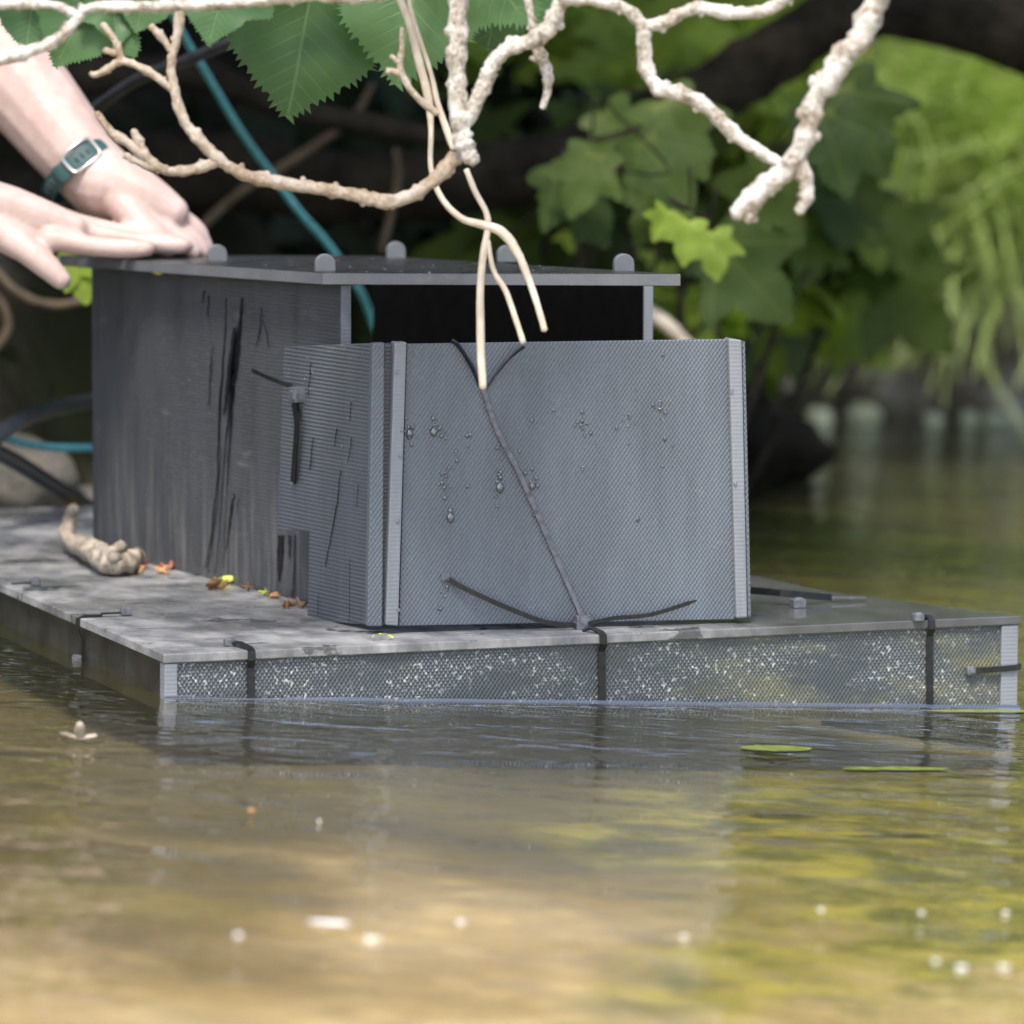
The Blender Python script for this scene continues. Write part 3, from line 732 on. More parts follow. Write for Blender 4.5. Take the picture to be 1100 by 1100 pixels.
scrap(262, 631, .005, M['brownleaf'], 'dry_leaf', 'dark brown leaf crumb right of the yellow flower scrap', 'plant debris', 'plant scraps along the foot of the box', 6, 5)
scrap(283, 637, .004, M['yellowbud'], 'flower_scrap', 'small greenish flower crumb between brown and orange scraps', 'plant debris', 'plant scraps along the foot of the box', 7, 4)
scrap(298, 640, .005, M['orange'], 'dry_leaf', 'orange leaf crumb at the notch of the side panel', 'plant debris', 'plant scraps along the foot of the box', 8, 4)
scrap(318, 650, .006, M['brownleaf'], 'dry_leaf', 'brown twiggy crumbs under the notch of the side panel', 'plant debris', 'plant scraps along the foot of the box', 9, 6, 1.4)
scrap(405, 684, .0036, M['yellowbud'], 'bud', 'tiny bright yellow green bud on the raft in front of the box', 'bud', None, 10, 3)
c0 = hit(170, 289, wa + wn * .004, wn); m = MB(); m.blob(c0, .008, .006, .005, None, 8, 6, .4); m.build('leaf_bud', M['yellowbud'], frame=c0, smooth=True, label='small yellow bud caught under the roof edge near the hands', cat='bud')

# ------------------------------------------------------------------ foreground branches
def branch(name, label, chains, Y, group='bare pale branches hanging over the box', mat='branch', wob=.38, knob=True, cat='branch', thin=.80):
    base = at(chains[0][0][0], chains[0][0][1], Y); m = MB(); sc = Y / FPX; r0 = random.Random(len(label))
    for ci, ch in enumerate(chains):
        if ch[0][1] < 0 and abs(ch[0][0] - 550) < 420: ch = [(ch[0][0] + 14, -150 + ci * 4, ch[0][2] * 1.15), (ch[0][0] + 9, -80, ch[0][2] * 1.05)] + ch
        if ch[-1][1] < 0 and abs(ch[-1][0] - 550) < 420: ch = ch + [(ch[-1][0] + 9, -80, ch[-1][2] * 1.05), (ch[-1][0] + 14, -150, ch[-1][2] * 1.15)]
        P = [at(c[0], c[1], Y + (c[3] if len(c) > 3 else 0)) for c in ch]; R = [c[2] * sc * thin for c in ch]
        L_ = sum((a - b).length for a, b in zip(P, P[1:])); sub = max(5, int(L_ / (len(P) * .0035)))
        P2 = smooth_path(P, sub); R2 = lerp_list(R, len(R), sub)
        if knob:
            acc = 0; nxt = .012
            for i in range(1, len(P2)):
                acc += (P2[i] - P2[i - 1]).length
                R2[i] *= 1 + .10 * noise.noise(P2[i] * 90)
                if acc > nxt:
                    nxt = acc + r0.uniform(.010, .024)
                    for j in range(-2, 3):
                        if 0 <= i + j < len(R2): R2[i + j] *= 1 + .22 * math.exp(-j * j / 1.2)
                    a = r0.uniform(0, 6.28); d = (Rv * math.cos(a) + Uv * math.sin(a)); m.blob(P2[i] + d * R2[i] * .9, R2[i] * .45, R2[i] * .45, R2[i] * .5, None, 7, 5, .3, i)
        m.tube(P2, R2, 12, True, wob, ci)
    return m.build(name, M[mat], frame=base, smooth=True, label=label, cat=cat, group=group)
branch('branch', 'pale branch running along the top left corner above the wrist', [[(-20, 68, 9), (30, 56, 8), (65, 40, 7.5), (85, 18, 7), (100, 8, 7), (170, 7, 7), (250, 3, 7), (330, -4, 7), (420, -10, 7)], [(85, 18, 6), (60, 6, 6), (20, 4, 6), (-20, 8, 6)]], 3.72)
branch('branch', 'thin twig whose knobbly side shoots reach the watch strap, running to the knot',
       [[(196, -12, 6), (190, 40, 5), (184, 68, 5), (187, 95, 5.5), (197, 128, 6), (216, 152, 6.5), (236, 172, 7), (262, 187, 7), (300, 196, 7), (345, 203, 7), (385, 210, 7.5), (415, 217, 8), (445, 208, 8), (470, 190, 8), (490, 168, 9)],
        [(236, 172, 6), (215, 180, 6), (195, 184, 5.5), (175, 182, 5), (158, 170, 6), (140, 155, 5.5), (120, 142, 5), (104, 122, 3.5)],
        [(180, 182, 5), (160, 178, 5), (140, 170, 4), (134, 167, 3.5)], [(158, 168, 5), (148, 150, 5), (143, 140, 4)],
        [(187, 98, 4.5), (170, 84, 4.5), (150, 72, 4.5), (130, 66, 4.5), (116, 74, 4.5), (104, 80, 4), (97, 79, 3)], [(130, 66, 4), (124, 45, 4), (110, 26, 4)], [(126, 58, 4), (112, 54, 4)], [(184, 55, 4), (172, 38, 4.5), (162, 28, 4)]], 3.80, mat='branch_tan', thin=.9)
branch('branch', 'stout upright branch ending in the knot at the middle top', [[(494, -15, 12), (492, 40, 12), (491, 90, 11.5), (494, 125, 12), (497, 150, 13), (505, 168, 12), (512, 172, 8)],
        [(494, 140, 10), (510, 112, 10), (522, 88, 9), (530, 68, 9), (545, 53, 9.5), (570, 44, 10), (590, 30, 11), (600, 8, 11), (612, -15, 11)]], 3.78)
branch('branch', 'short dangling twig stub just right of the knotted branch', [[(567, -12, 5), (572, 25, 5.5), (577, 50, 7), (586, 72, 8), (589, 92, 6), (583, 116, 4.5)], [(583, 68, 4), (570, 62, 3.5)]], 3.80)
branch('branch', 'crooked branch zigzagging from the top middle down to the white forked branch', [[(600, -10, 8), (640, 0, 8), (672, 10, 8), (690, 28, 9), (692, 55, 9), (697, 80, 10), (712, 97, 10), (738, 103, 10), (762, 118, 9), (790, 145, 9), (815, 162, 8), (842, 180, 8)],
        [(690, 28, 8), (715, 24, 8), (732, 14, 8), (752, 8, 8), (785, 14, 8), (818, 12, 8), (838, 2, 9), (850, -12, 8)]], 3.74)
branch('branch', 'thick sunlit white branch forking at its lower end, at upper right', [[(948, -20, 15), (935, 15, 15), (922, 45, 14), (906, 58, 17), (893, 82, 14), (876, 105, 14), (870, 130, 13), (862, 155, 13), (845, 182, 13), (822, 200, 15), (803, 218, 13), (790, 232, 10)],
        [(858, 172, 10), (866, 195, 9), (866, 212, 10), (858, 228, 7)], [(812, 214, 9), (806, 230, 8), (804, 238, 6)]], 3.62)
def root(label, ch): return branch('dangling_root', label, ch, 3.86, 'thin pale roots dangling in front of the box', 'root', .12, False, 'root')
root('long pale root looping down past the knot and ending above the dark opening', [[(428, -15, 5), (440, 25, 5.5), (450, 65, 6), (460, 105, 6), (463, 140, 3.5), (463, 180, 3.5), (474, 212, 4), (495, 234, 4.5), (520, 242, 6), (540, 250, 7), (556, 272, 6), (568, 300, 5), (578, 330, 4.5), (585, 355, 4.5)]])
root('pale root strand hanging straight down to the V of the zip tie', [[(501, 182, 4), (510, 205, 4), (522, 228, 4), (524, 245, 4.5), (519, 275, 5), (516, 310, 5), (516, 350, 5.5), (517, 385, 5.5), (519, 417, 5)]])
root('thin root strand slanting in front of the dark opening, between two longer strands', [[(524, 258, 3), (530, 290, 3.5), (543, 312, 4), (553, 340, 4), (562, 368, 4)]])
root('loose root strand crossing beside the stout upright branch', [[(440, -10, 3), (444, 20, 3), (462, 75, 3), (470, 110, 4), (480, 140, 5), (487, 160, 4)]])
branch('branch', 'thin pinkish twig with a forked tip left of the stout upright branch', [[(470, 122, 5), (452, 108, 4.5), (438, 92, 4.5), (430, 72, 4.5), (432, 50, 3.5), (432, 30, 3)], [(434, 82, 4), (422, 76, 4), (416, 78, 3.5)], [(430, 68, 4), (420, 60, 3.5)]], 3.84, mat='branch_tan', wob=.25)

_b = [Vector((-1.75, 5.6, bank_z(-1.75, 5.6) + .5)), Vector((-1.35, 4.9, .92)), at(60, -215, 4.0), at(330, -165, 3.82), at(600, -160, 3.78), at(860, -175, 3.72), at(1000, -150, 3.66), at(1130, -90, 3.6)]
m = MB(); m.tube(smooth_path(_b, 10), lerp_list([.05, .042, .032, .028, .026, .022, .018, .010], 8, 10), 12, True, .25)
m.tube(smooth_path([at(955, -165, 3.69), at(952, -80, 3.64), at(945, -12, 3.62)], 6), [.012] * 13, 12, True, .2)
m.tube(smooth_path([at(60, -215, 4.0), at(-40, -60, 3.8), at(-20, 68, 3.72)], 6), [.009] * 13, 10, True, .2)
m.build('bough', M['branch'], frame=_b[0], smooth=True, label='bough just above the picture from which the pale branches hang', cat='branch')
# ------------------------------------------------------------------ leaves
HALF = [(0, 0), (.10, -.09), (.26, -.12), (.44, -.05), (.40, .07), (.33, .15), (.42, .24), (.60, .44), (.64, .58), (.50, .55), (.36, .55), (.24, .57), (.27, .68), (.21, .83), (.10, .94), (0, 1.06)]
VEIN_ENDS = [Vector((0, 1.04)), Vector((.62, .56)), Vector((-.62, .56)), Vector((.42, -.05)), Vector((-.42, -.05))]
def veinmask(p):
    """distance to the nearest main vein, and the herringbone field its side veins follow"""
    best = (9., 0.)
    for e in VEIN_ENDS:
        dv = e.normalized(); t = max(0, min(e.length, p.dot(dv))); d = (p - dv * t).length
        if d < best[0]: best = (d, p.dot(dv) - .75 * d)
    return best
def leaf_template(rings, per, veins, teeth=.018):
    out = [Vector(p) for p in HALF] + [Vector((-x, y)) for x, y in HALF[-2:0:-1]]
    pts = []; n = len(out)
    for i in range(n):
        a, b = out[i], out[(i + 1) % n]; d = b - a; nn = Vector((d.y, -d.x)).normalized()
        for k in range(per):
            t = k / per; w = (0 if k % 2 == 0 else teeth * (.45 + 1.1 * abs(math.sin(i * 7.3 + k * 2.1)))) if per > 1 else 0
            pts.append(a.lerp(b, t) + nn * w * (1 if d.length > .06 else 0))
    k = len(pts); vs = list(pts)
    if rings < .1:
        vs.append(Vector((0, .0015)))
        for e in VEIN_ENDS:
            for q_ in range(1, int(e.length / rings)): vs.append(e * (q_ * rings / e.length))
    vs = list(pts) + [q for q in vs[k:] if min((q - p).length for p in pts) > rings * .3]; fixed = len(vs); N = int(1.4 / rings)
    for a in range(-N, N + 1):
        for b in range(-N // 6, N + 1):
            q = Vector(((a + .5 * (b % 2)) * rings, b * rings * .87))
            if abs(q.x) < .8 and min((q - p).length for p in vs[:fixed]) > rings * .55: vs.append(q)
    V, _, Fc, *_r = delaunay_2d_cdt(vs, [(i, (i + 1) % k) for i in range(k)], [list(range(k))], 1, 1e-5)
    vm = [veinmask(p) for p in V]
    return V, Fc, vm
T_MID = leaf_template(.09, 2, True); T_LO = leaf_template(.3, 1, False)
def add_leaf(m, base, tipdir, nrm, size, tmpl, tint, fold=.18, curl=.15, seed=0):
    V, Fc, vm = tmpl
    y = tipdir.normalized(); x = y.cross(nrm).normalized(); z = x.cross(y)
    vs = []
    for p, v in zip(V, vm):
        h = fold * abs(p.x) - curl * p.y * p.y + .05 * noise.noise(Vector((p.x * 3 + seed, p.y * 3, 0)))
        q = base + (x * p.x + y * p.y + z * h) * size
        vs.append(q); m.col.append((v[0], tint, v[1] + 1., 1))
    m.add(vs, Fc)

HALF_W = [(0, 0), (.12, -.10), (.30, -.13), (.50, -.03), (.50, .10), (.47, .20), (.58, .32), (.70, .46), (.72, .60), (.60, .62), (.48, .64), (.38, .68), (.36, .76), (.25, .86), (.11, .97), (0, 1.07)]
_h = HALF; HALF = HALF_W; T_HERO = leaf_template(.022, 9, True, .03); T_SER = leaf_template(.06, 8, False, .03); HALF = _h
def hero_branch():
    b0 = at(430, -140, 3.98)
    t = thing('leafy_branch', b0, 'hanging sycamore spray with big serrated green leaves at the top left of centre', 'leafy branch', 'leafy sprays at the top of the picture')
    m = MB(); m.tube(smooth_path([at(620, -260, 3.9), b0, at(300, -110, 3.98), at(120, -80, 3.9)], 6), .005, 8, True, .2); m.build('stem', M['twig'], t, smooth=True)
    r = random.Random(4)
    for (bx, by, tx, ty, Y, sz, tilt, tint) in ((350, -98, 313, 119, 3.98, None, .25, .45), (466, -112, 424, 84, 3.94, None, -.1, .8), (560, -125, 528, 48, 3.99, None, .3, .5), (400, -140, 372, 62, 4.08, None, -.2, .3)):
        a = at(bx, by, Y); b = at(tx, ty, Y - .02); d = b - a; m = MB()
        nn = (-Fv + Rv * tilt + Uv * .35).normalized()
        add_leaf(m, a, d, nn, d.length / 1.04, T_HERO, tint, .10, .10, r.random() * 9); o = m.build('leaf', M['leaf_hero'], t, smooth=True)
        mm = MB(); mm.tube([a, a + Uv * .03 + Rv * .01, a + Uv * .07 + Rv * .03], .0012, 6); mm.build('leaf_stalk', M['twig'], t, smooth=True)
hero_branch()
def small_spray(label, specs, mat, Y, tmpl=T_MID):
    b0 = at(specs[0][0], specs[0][1] - 60, Y)
    t = thing('leafy_branch', b0, label, 'leafy branch', 'leafy sprays at the top of the picture'); r = random.Random(len(label))
    pp = [at(s[0], s[1] - 14, Y + .01) for s in specs]
    m = MB(); m.tube(smooth_path([b0] + pp, 4) if len(pp) > 1 else [b0, pp[0]], .0016, 6, True, .2); m.build('stem', M['bark_dark'], t, smooth=True)
    for s in specs:
        a = at(s[0], s[1], Y + (s[5] if len(s) > 5 else 0)); b = at(s[2], s[3], Y - .02 + (s[5] if len(s) > 5 else 0)); d = b - a; m = MB()
        nn = (-Fv + Rv * r.uniform(-.5, .5) + Uv * r.uniform(0., .6)).normalized()
        add_leaf(m, a, d, nn, d.length / 1.04, tmpl, s[4], .14, .12, r.random() * 9); m.build('leaf', M[mat], t, smooth=True)
small_spray('small green leaves hanging at the top left corner in front of the arm', [(108, -22, 62, 66, .7), (40, -30, 28, 50, .2), (118, -10, 128, 44, .4), (165, -40, 148, 30, .8), (250, -40, 222, 42, .5)], 'leaf_hero', 3.9, T_SER)
small_spray('yellow green leaf spray hanging just left of the biggest serrated leaves', [(215, -60, 244, 26, .9), (262, -50, 240, 30, .2)], 'leaf_bright', 4.1, T_SER)

small_spray('dim green leaves above the box opening, below the crooked branch', [(640, 165, 612, 232, .5), (690, 150, 745, 230, .35, .05), (600, 180, 655, 262, .1, .05), (720, 200, 680, 260, .6, .1), (650, 120, 690, 180, .55, .2), (710, 110, 760, 190, .45, .15)], 'leaf_mid', 5.4, T_MID)
small_spray('bright star shaped leaf with its neighbours right above the roof end', [(740, 238, 735, 284, .45), (716, 226, 704, 258, .6, .05), (765, 250, 770, 300, .3, .1)], 'leaf_bright', 5.1, T_MID)
small_spray('broad dark green leaves right of the box opening', [(770, 262, 850, 345, .15), (900, 95, 955, 190, .1, .1), (880, 120, 915, 210, .0, .05), (835, 180, 790, 270, .4, .1)], 'leaf_mid', 5.5, T_MID)
small_spray('yellowish leaf hanging behind the hands beside the box corner', [(86, 262, 92, 325, .8), (80, 275, 70, 312, .5)], 'leaf_bright', 5.0, T_MID)

def leaf_cloud(m, cx, cy, cz, rx, ry, rz, n, size, tmpl, r, tint=(0, 1), hollow=0.):
    for i in range(n):
        while True:
            p = Vector((r.uniform(-1, 1), r.uniform(-1, 1), r.uniform(-1, 1))); q = p.length
            if hollow < q < 1: break
        c = Vector((cx + p.x * rx, cy + p.y * ry, cz + p.z * rz))
        if noise.noise(c * 1.9) < -.22: continue
        tip = Vector((r.gauss(0, .6), r.gauss(0, .6) - .3, r.gauss(-.6, .5))).normalized(); nn = Vector((r.gauss(0, .5), r.gauss(-.5, .5), r.gauss(.8, .4))).normalized()
        if abs(nn.dot(tip)) > .95: continue
        add_leaf(m, c, tip, nn, size * r.uniform(.6, 1.25), tmpl, r.uniform(*tint), .15, .2, i)
r = random.Random(21)
# big overhanging sycamore: trunk on the left bank, limbs reaching across the picture
tb = Vector((-1.75, 7.4, bank_z(-1.75, 7.4) - .1))
syc = thing('sycamore_tree', tb, 'dark leaning sycamore whose low limbs cross the shade behind the box', 'tree', 'trees on the bank')
m = MB(); tp = [tb, tb + Vector((.15, -.1, .9)), tb + Vector((.5, -.3, 1.9)), tb + Vector((.7, -.5, 3.2)), tb + Vector((.8, -.4, 5))]
m.tube(smooth_path(tp, 6), lerp_list([.24, .2, .17, .13, .05], 5, 6), 14, True, .25); m.build('trunk', M['bark_dark'], syc, smooth=True)
def limb(pts, Y, rp, sub=6):
    P = [at(x, y, Y + (k[0] if k else 0)) for x, y, *k in pts]; m = MB(); m.tube(smooth_path(P, sub), lerp_list([q * Y / FPX for q in rp], len(rp), sub), 12, True, .3)
    return m.build('limb', M['bark_dark'], syc, smooth=True)
limb([(-300, 330), (100, 190), (400, 200), (600, 175), (700, 135), (790, 85), (880, 30), (980, 10), (1120, 45), (1300, 110), (1550, 240, 1.2), (1700, 330, 2.2)], 6.1, [60, 45, 38, 36, 34, 34, 32, 34, 38, 34, 24, 16])
limb([(860, 50), (1000, -30), (1200, -80), (1380, -130, .3), (1500, -150, .5)], 6.15, [22, 24, 20, 12, 5])
limb([(-200, 120), (40, 90), (200, 78), (330, 120), (480, 150)], 5.9, [26, 20, 18, 15, 10])
m = MB()  # canopy clouds out of view, placed to shade the left bank
leaf_cloud(m, -.9, 6.6, 2.0, 1.5, 1.3, .95, 900, .17, T_LO, r, (0, .7))
leaf_cloud(m, -1.3, 6.2, 3.4, 1.7, 1.9, 1.1, 900, .20, T_LO, r, (0, .7))
leaf_cloud(m, -.9, 6.3, .95, .9, .5, .35, 160, .13, T_LO, r, (0, .6))
leaf_cloud(m, -.4, 5.9, 1.25, 1.3, .75, .35, 520, .15, T_LO, r, (0, .6))  # extra overhead leaves added for denser shade on the left
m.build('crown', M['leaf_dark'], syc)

def bush(name, label, clouds, mat, size, tmpl, seed, stem=True, group='bushes on the bank', cat='bush'):
    r = random.Random(seed); cx, cy = clouds[0][0], clouds[0][1]; b = Vector((cx, cy, max(0, bank_z(cx, cy)) - .03))
    t = thing(name, b, label, cat, group); m = MB()
    for c in clouds:
        for k in range(5):
            e = Vector((c[0] + r.uniform(-.8, .8) * c[3], c[1] + r.uniform(-.6, .6) * c[4], c[2] + r.uniform(-.3, .8) * c[5])); s = b + Vector((r.gauss(0, .08), r.gauss(0, .05), 0))
            m.tube(smooth_path([s, s.lerp(e, .5) + Vector((r.gauss(0, .06), 0, .06)), e], 4), lerp_list([.006, .004, .002], 3, 4), 6)
    m.build('stem', M['bark_dark'], t, smooth=True)
    m = MB()
    for c in clouds: leaf_cloud(m, *c[:6], c[6], size, tmpl, r, c[7])
    m.build('foliage', M[mat], t); return t
# clouds: centre, radii, count, tint range
def PC(x, y, Y): p = at(x, y, Y); return (p.x, p.y, p.z)
bush('bush', 'yellow green sunlit bush behind the limb, above the box opening', [(*PC(620, 110, 7.6), .28, .2, .12, 60, (.2, 1)), (*PC(740, 60, 7.6), .22, .2, .14, 50, (.4, 1)), (*PC(760, 140, 7.5), .25, .2, .14, 50, (.1, .8)), (*PC(560, 90, 7.7), .15, .2, .06, 20, (.5, 1))], 'leaf_bright', .12, T_LO, 2)
bush('bush', 'dim bush with broad leaves right above the end of the roof', [(*PC(680, 220, 6.4), .28, .25, .16, 80, (.1, 1)), (*PC(820, 260, 6.6), .22, .2, .14, 45, (.1, .9))], 'leaf_mid', .12, T_LO, 3)
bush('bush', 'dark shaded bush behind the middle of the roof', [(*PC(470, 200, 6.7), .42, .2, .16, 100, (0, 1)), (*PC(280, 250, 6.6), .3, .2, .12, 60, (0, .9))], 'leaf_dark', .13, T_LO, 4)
bush('bush', 'sparse green undergrowth glinting between box roof and limb', [(*PC(330, 225, 6.9), .28, .15, .08, 26, (.2, 1)), (*PC(560, 240, 6.9), .3, .15, .06, 30, (.2, 1)), (*PC(440, 250, 6.8), .3, .15, .05, 22, (.2, 1)), (*PC(650, 250, 6.5), .18, .15, .05, 26, (.5, 1.))], 'leaf_bright', .07, T_LO, 5)
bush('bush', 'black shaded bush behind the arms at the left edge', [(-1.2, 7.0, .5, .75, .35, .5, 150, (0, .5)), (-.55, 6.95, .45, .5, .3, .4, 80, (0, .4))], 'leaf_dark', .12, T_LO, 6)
bush('bush', 'green bush on the right bank behind the hanging grass', [(*PC(1000, 60, 9.6), .6, .3, .25, 140, (.2, 1)), (*PC(1150, 0, 9.8), .6, .4, .4, 120, (.2, 1)), (*PC(900, 60, 9.4), .35, .3, .18, 70, (0, .8))], 'leaf_mid', .13, T_LO, 8)

for i, (x, y, w, h_, lb) in enumerate(((.45, 9.6, .8, 1.2, 'added leafy green shrub on the bank between limb and hanging grass'), (1.7, 10.0, .9, 1.1, 'added tall leafy shrub on the bank above the hanging grass'), (3.0, 10.2, .9, 1.1, 'added leafy shrub on the bank outside the right edge'), (-.5, 9.8, .8, 1.2, 'added dark leafy shrub on the bank behind the limb'), (-2.2, 9.2, .9, 1.2, 'added dark leafy shrub on the bank outside the left edge'))):
    bush('shrub', lb, [(x, y, bank_z(x, y) + h_ * .9, w, .5, h_, 560, (.1, 1))], 'leaf_mid', .18, T_LO, 40 + i, group='added shrubs on the bank that block the sky', cat='shrub')  # shrubs added to keep sky out of the water's reflection
bush('bush', 'brightest yellow green undergrowth in the sun, right of the box opening', [(*PC(690, 130, 7.2), .22, .2, .10, 60, (.3, 1)), (*PC(640, 60, 7.4), .3, .2, .10, 60, (.3, 1)), (*PC(800, 200, 7.2), .22, .2, .14, 60, (.2, 1)), (*PC(830, 300, 7.4), .16, .15, .08, 36, (.0, .8))], 'leaf_bright', .11, T_LO, 12)
bush('bush', 'loose bright green shoots above the right end of the roof', [(*PC(650, 200, 5.9), .10, .12, .07, 26, (.2, 1)), (*PC(760, 190, 5.9), .12, .12, .08, 26, (.1, 1)), (*PC(730, 310, 6.1), .10, .1, .07, 26, (.2, 1)), (*PC(780, 110, 6.4), .14, .1, .07, 26, (.3, 1)), (*PC(860, 260, 6.5), .12, .1, .08, 20, (.0, .7))], 'leaf_bright', .075, T_LO, 14)
bush('bush', 'small bright leaves glinting behind the hanging roots', [(*PC(480, 100, 7.3), .25, .15, .05, 26, (.3, 1)), (*PC(620, 215, 6.0), .05, .1, .05, 12, (.6, 1)), (*PC(640, 265, 6.0), .08, .1, .03, 14, (.6, 1.)), (*PC(270, 190, 6.7), .12, .1, .05, 10, (.3, .8))], 'leaf_bright', .06, T_LO, 13)
# hanging grass tussocks on the right bank
def tussock(label, px, py, Y, n, ln, seed, spread=.16):
    r = random.Random(seed); c = at(px, py, Y); m = MB()
    for i in range(n):
        b = c + Vector((r.gauss(0, spread), r.gauss(0, .10), r.gauss(0, .05))); a = r.uniform(0, 2 * math.pi); out = Vector((math.cos(a) * 1.2, -abs(math.sin(a)) * .7 - .1, 0)).normalized(); l = ln * r.uniform(.55, 1.15)
        el = r.uniform(-.25, 1.15); dq = out * math.cos(el) + Zv * math.sin(el); P = [b + dq * l * t_ - Zv * l * (.42 * t_ * t_) for t_ in (0, .25, .5, .75, 1.)]
        wv = out.cross(Zv); P = smooth_path(P, 3); w = [.0021 * (1 - (k / (len(P) - 1)) ** 2) + .0006 for k in range(len(P))]; vs = []; fs = []
        for k, p in enumerate(P): vs += [p - wv * w[k], p + wv * w[k] + Zv * .001]
        for k in range(len(P) - 1): fs.append([2 * k, 2 * k + 1, 2 * k + 3, 2 * k + 2])
        m.add(vs, fs)
    return m.build('grass_tussock', M['blade'], frame=c, smooth=True, label=label, cat='grass', group='grass tussocks on the right bank')
tussock('large bright grass tussock drooping over the bank at the right edge', 1030, 190, 8.55, 1000, .54, 1, .14)
tussock('grass tussock drooping lowest over the bare bank at the right', 985, 235, 8.45, 460, .42, 4, .11)
tussock('grass tussock at the very right edge, hanging towards the water', 1090, 250, 8.4, 420, .44, 5, .09)
tussock('smaller grass tussock left of the large drooping one', 960, 175, 8.7, 360, .38, 2, .12)
tussock('grass tussock high on the bank under the leaves at upper right', 1070, 90, 9.0, 260, .42, 3, .25)

# twigs, roots and stones of the bank
def twig(label, pts, Y, rp, mat='twig'):
    P = [at(x, y, Y) for x, y in pts]; m = MB(); m.tube(smooth_path(P, 5), lerp_list([q * Y / FPX for q in rp], len(rp), 5), 8, True, .3); return m.build('twig', M[mat], frame=P[0], smooth=True, label=label, cat='twig', group='dead twigs hanging in the shade of the bank')
twig('curved grey brown twig crossing under the thumb to the box corner', [(-10, 285), (20, 315), (60, 328), (105, 318)], 5.6, [5, 5, 5, 4])
twig('thin arched twig at the left edge, lower than the thumb', [(-10, 380), (8, 355), (4, 330), (-12, 310)], 5.7, [5, 5, 4, 4])
twig('long thin twig slanting up behind the roof from left to right', [(215, 245), (260, 205), (310, 175), (375, 130), (400, 90)], 6.0, [5, 5, 5, 4, 3])
twig('thin upright twig standing in the shade left of the knot', [(410, 270), (420, 230), (428, 190), (425, 160)], 6.0, [4, 4, 4, 3])
twig('pale fallen stick behind the right wall of the box', [(695, 335), (720, 352), (740, 372), (775, 395)], 5.9, [8, 8, 7, 6], 'root')
twig('yellow brown stem leaning down to the water right of the box', [(862, 320), (850, 350), (856, 385), (840, 420)], 7.4, [7, 7, 7, 6], 'stickm')
twig('greenish stem bending out of the bank left of the grass', [(985, 280), (960, 330), (935, 365), (915, 385)], 8.1, [9, 10, 9, 8], 'stickm')
twig('brown root arching at the left edge beside the hose', [(110, 415), (70, 440), (40, 470), (50, 500)], 5.9, [10, 9, 8, 6])
twig('second brown root crossing the gap inside the hose loop', [(110, 500), (70, 470), (50, 450), (20, 445)], 6.0, [7, 7, 6, 5])

def stone(name, x, y, Y, rx, rz, mat, label, group, seed, cat='stone'):
    c = at(x, y, Y) if Y else hit(x, y, Vector((0, 0, rz * .4)), Zv) + Vector((0, -.10, 0)); m = MB(); m.blob(c, rx, rx * .8, rz, None, 14, 9, .45, seed); return m.build(name, M[mat], frame=c, smooth=True, label=label, cat=cat, group=group)
for i, (x, y, rx, rz, lb) in enumerate(((820, 440, .026, .012, 'yellowish wet pebble nearest the box at the far shoreline'), (843, 448, .03, .008, 'flat whitish pebble beside the yellowish one at the shoreline'), (876, 441, .024, .017, 'pale green pebble left of the biggest shoreline pebble'),
        (922, 437, .034, .022, 'biggest pale green pebble at the far shoreline'), (996, 443, .02, .012, 'lone small pebble in the middle of the far shoreline'), (1034, 442, .016, .016, 'upright little pebble left of the rightmost pair'),
        (1060, 443, .022, .012, 'pale pebble second from the right at the shoreline'), (1078, 443, .016, .012, 'rightmost pale pebble of the far shoreline'))):
    stone('pebble', x, y + 3, 0, rx, rz * .9, 'pebble', lb, 'pebbles at the far shoreline', i)
stone('stone', 25, 520, 5.45, .06, .05, 'stone', 'blurred grey stone behind the raft at the left edge', 'stones on the bank', 31)
stone('stone', 70, 560, 5.5, .08, .04, 'stone', 'flat mossy stone between raft and box corner', 'stones on the bank', 32)
stone('stone', 815, 482, 6.9, .11, .05, 'bark_dark', 'black wet rock at the water just right of the box', 'stones on the bank', 33)
stone('stone', 1000, 380, 8.75, .10, .06, 'stone', 'pale grey stone in the bank below the grass', 'stones on the bank', 34)
stone('stone', 1050, 340, 8.9, .09, .06, 'stone', 'pale stone higher in the bank at the right edge', 'stones on the bank', 35)

# trees farther back
for i, (x, y, h, lb) in enumerate(((-4.5, 11, 5.5, 'broad dark tree far back at the left'), (-1.2, 12.5, 6.5, 'tall dark tree behind the leaning sycamore'), (2.2, 12.5, 6., 'tall green tree far behind the hanging grass'), (5.8, 12, 5.5, 'broad green tree far back at the right'), (-8.5, 9, 5.5, 'leftmost dark bank tree'), (.9, 11.6, 5.5, 'added full green tree straight behind the right end of the raft'), (9.5, 13, 6, 'broad green tree farthest right on the bank'))):  # tree behind the raft's right end added to close a sky gap
    b = Vector((x, y, bank_z(x, y) - .1)); t = thing('bank_tree', b, lb, 'tree', 'trees on the bank'); m = MB()
    m.tube(smooth_path([b, b + Vector((.1, 0, h * .4)), b + Vector((0, .1, h * .95))], 5), lerp_list([.2, .14, .04], 3, 5), 10, True, .2)
    for k in range(6):
        a = r.uniform(0, 6.28); m.tube([b + Zv * h * (.3 + .08 * k), b + Vector((math.cos(a) * 1., math.sin(a) * 1., h * (.45 + .08 * k)))], [.06, .02], 6)
    m.build('trunk', M['bark_dark'], t, smooth=True)
    m = MB(); leaf_cloud(m, x, y, b.z + h * .55, 1.9, 1.6, h * .47, 1500, .30, T_LO, r, (.1, 1)); leaf_cloud(m, x, y - .3, b.z + h * .22, 1.6, 1., h * .2, 500, .30, T_LO, r, (.1, 1)); m.build('crown', M['leaf_mid'], t)

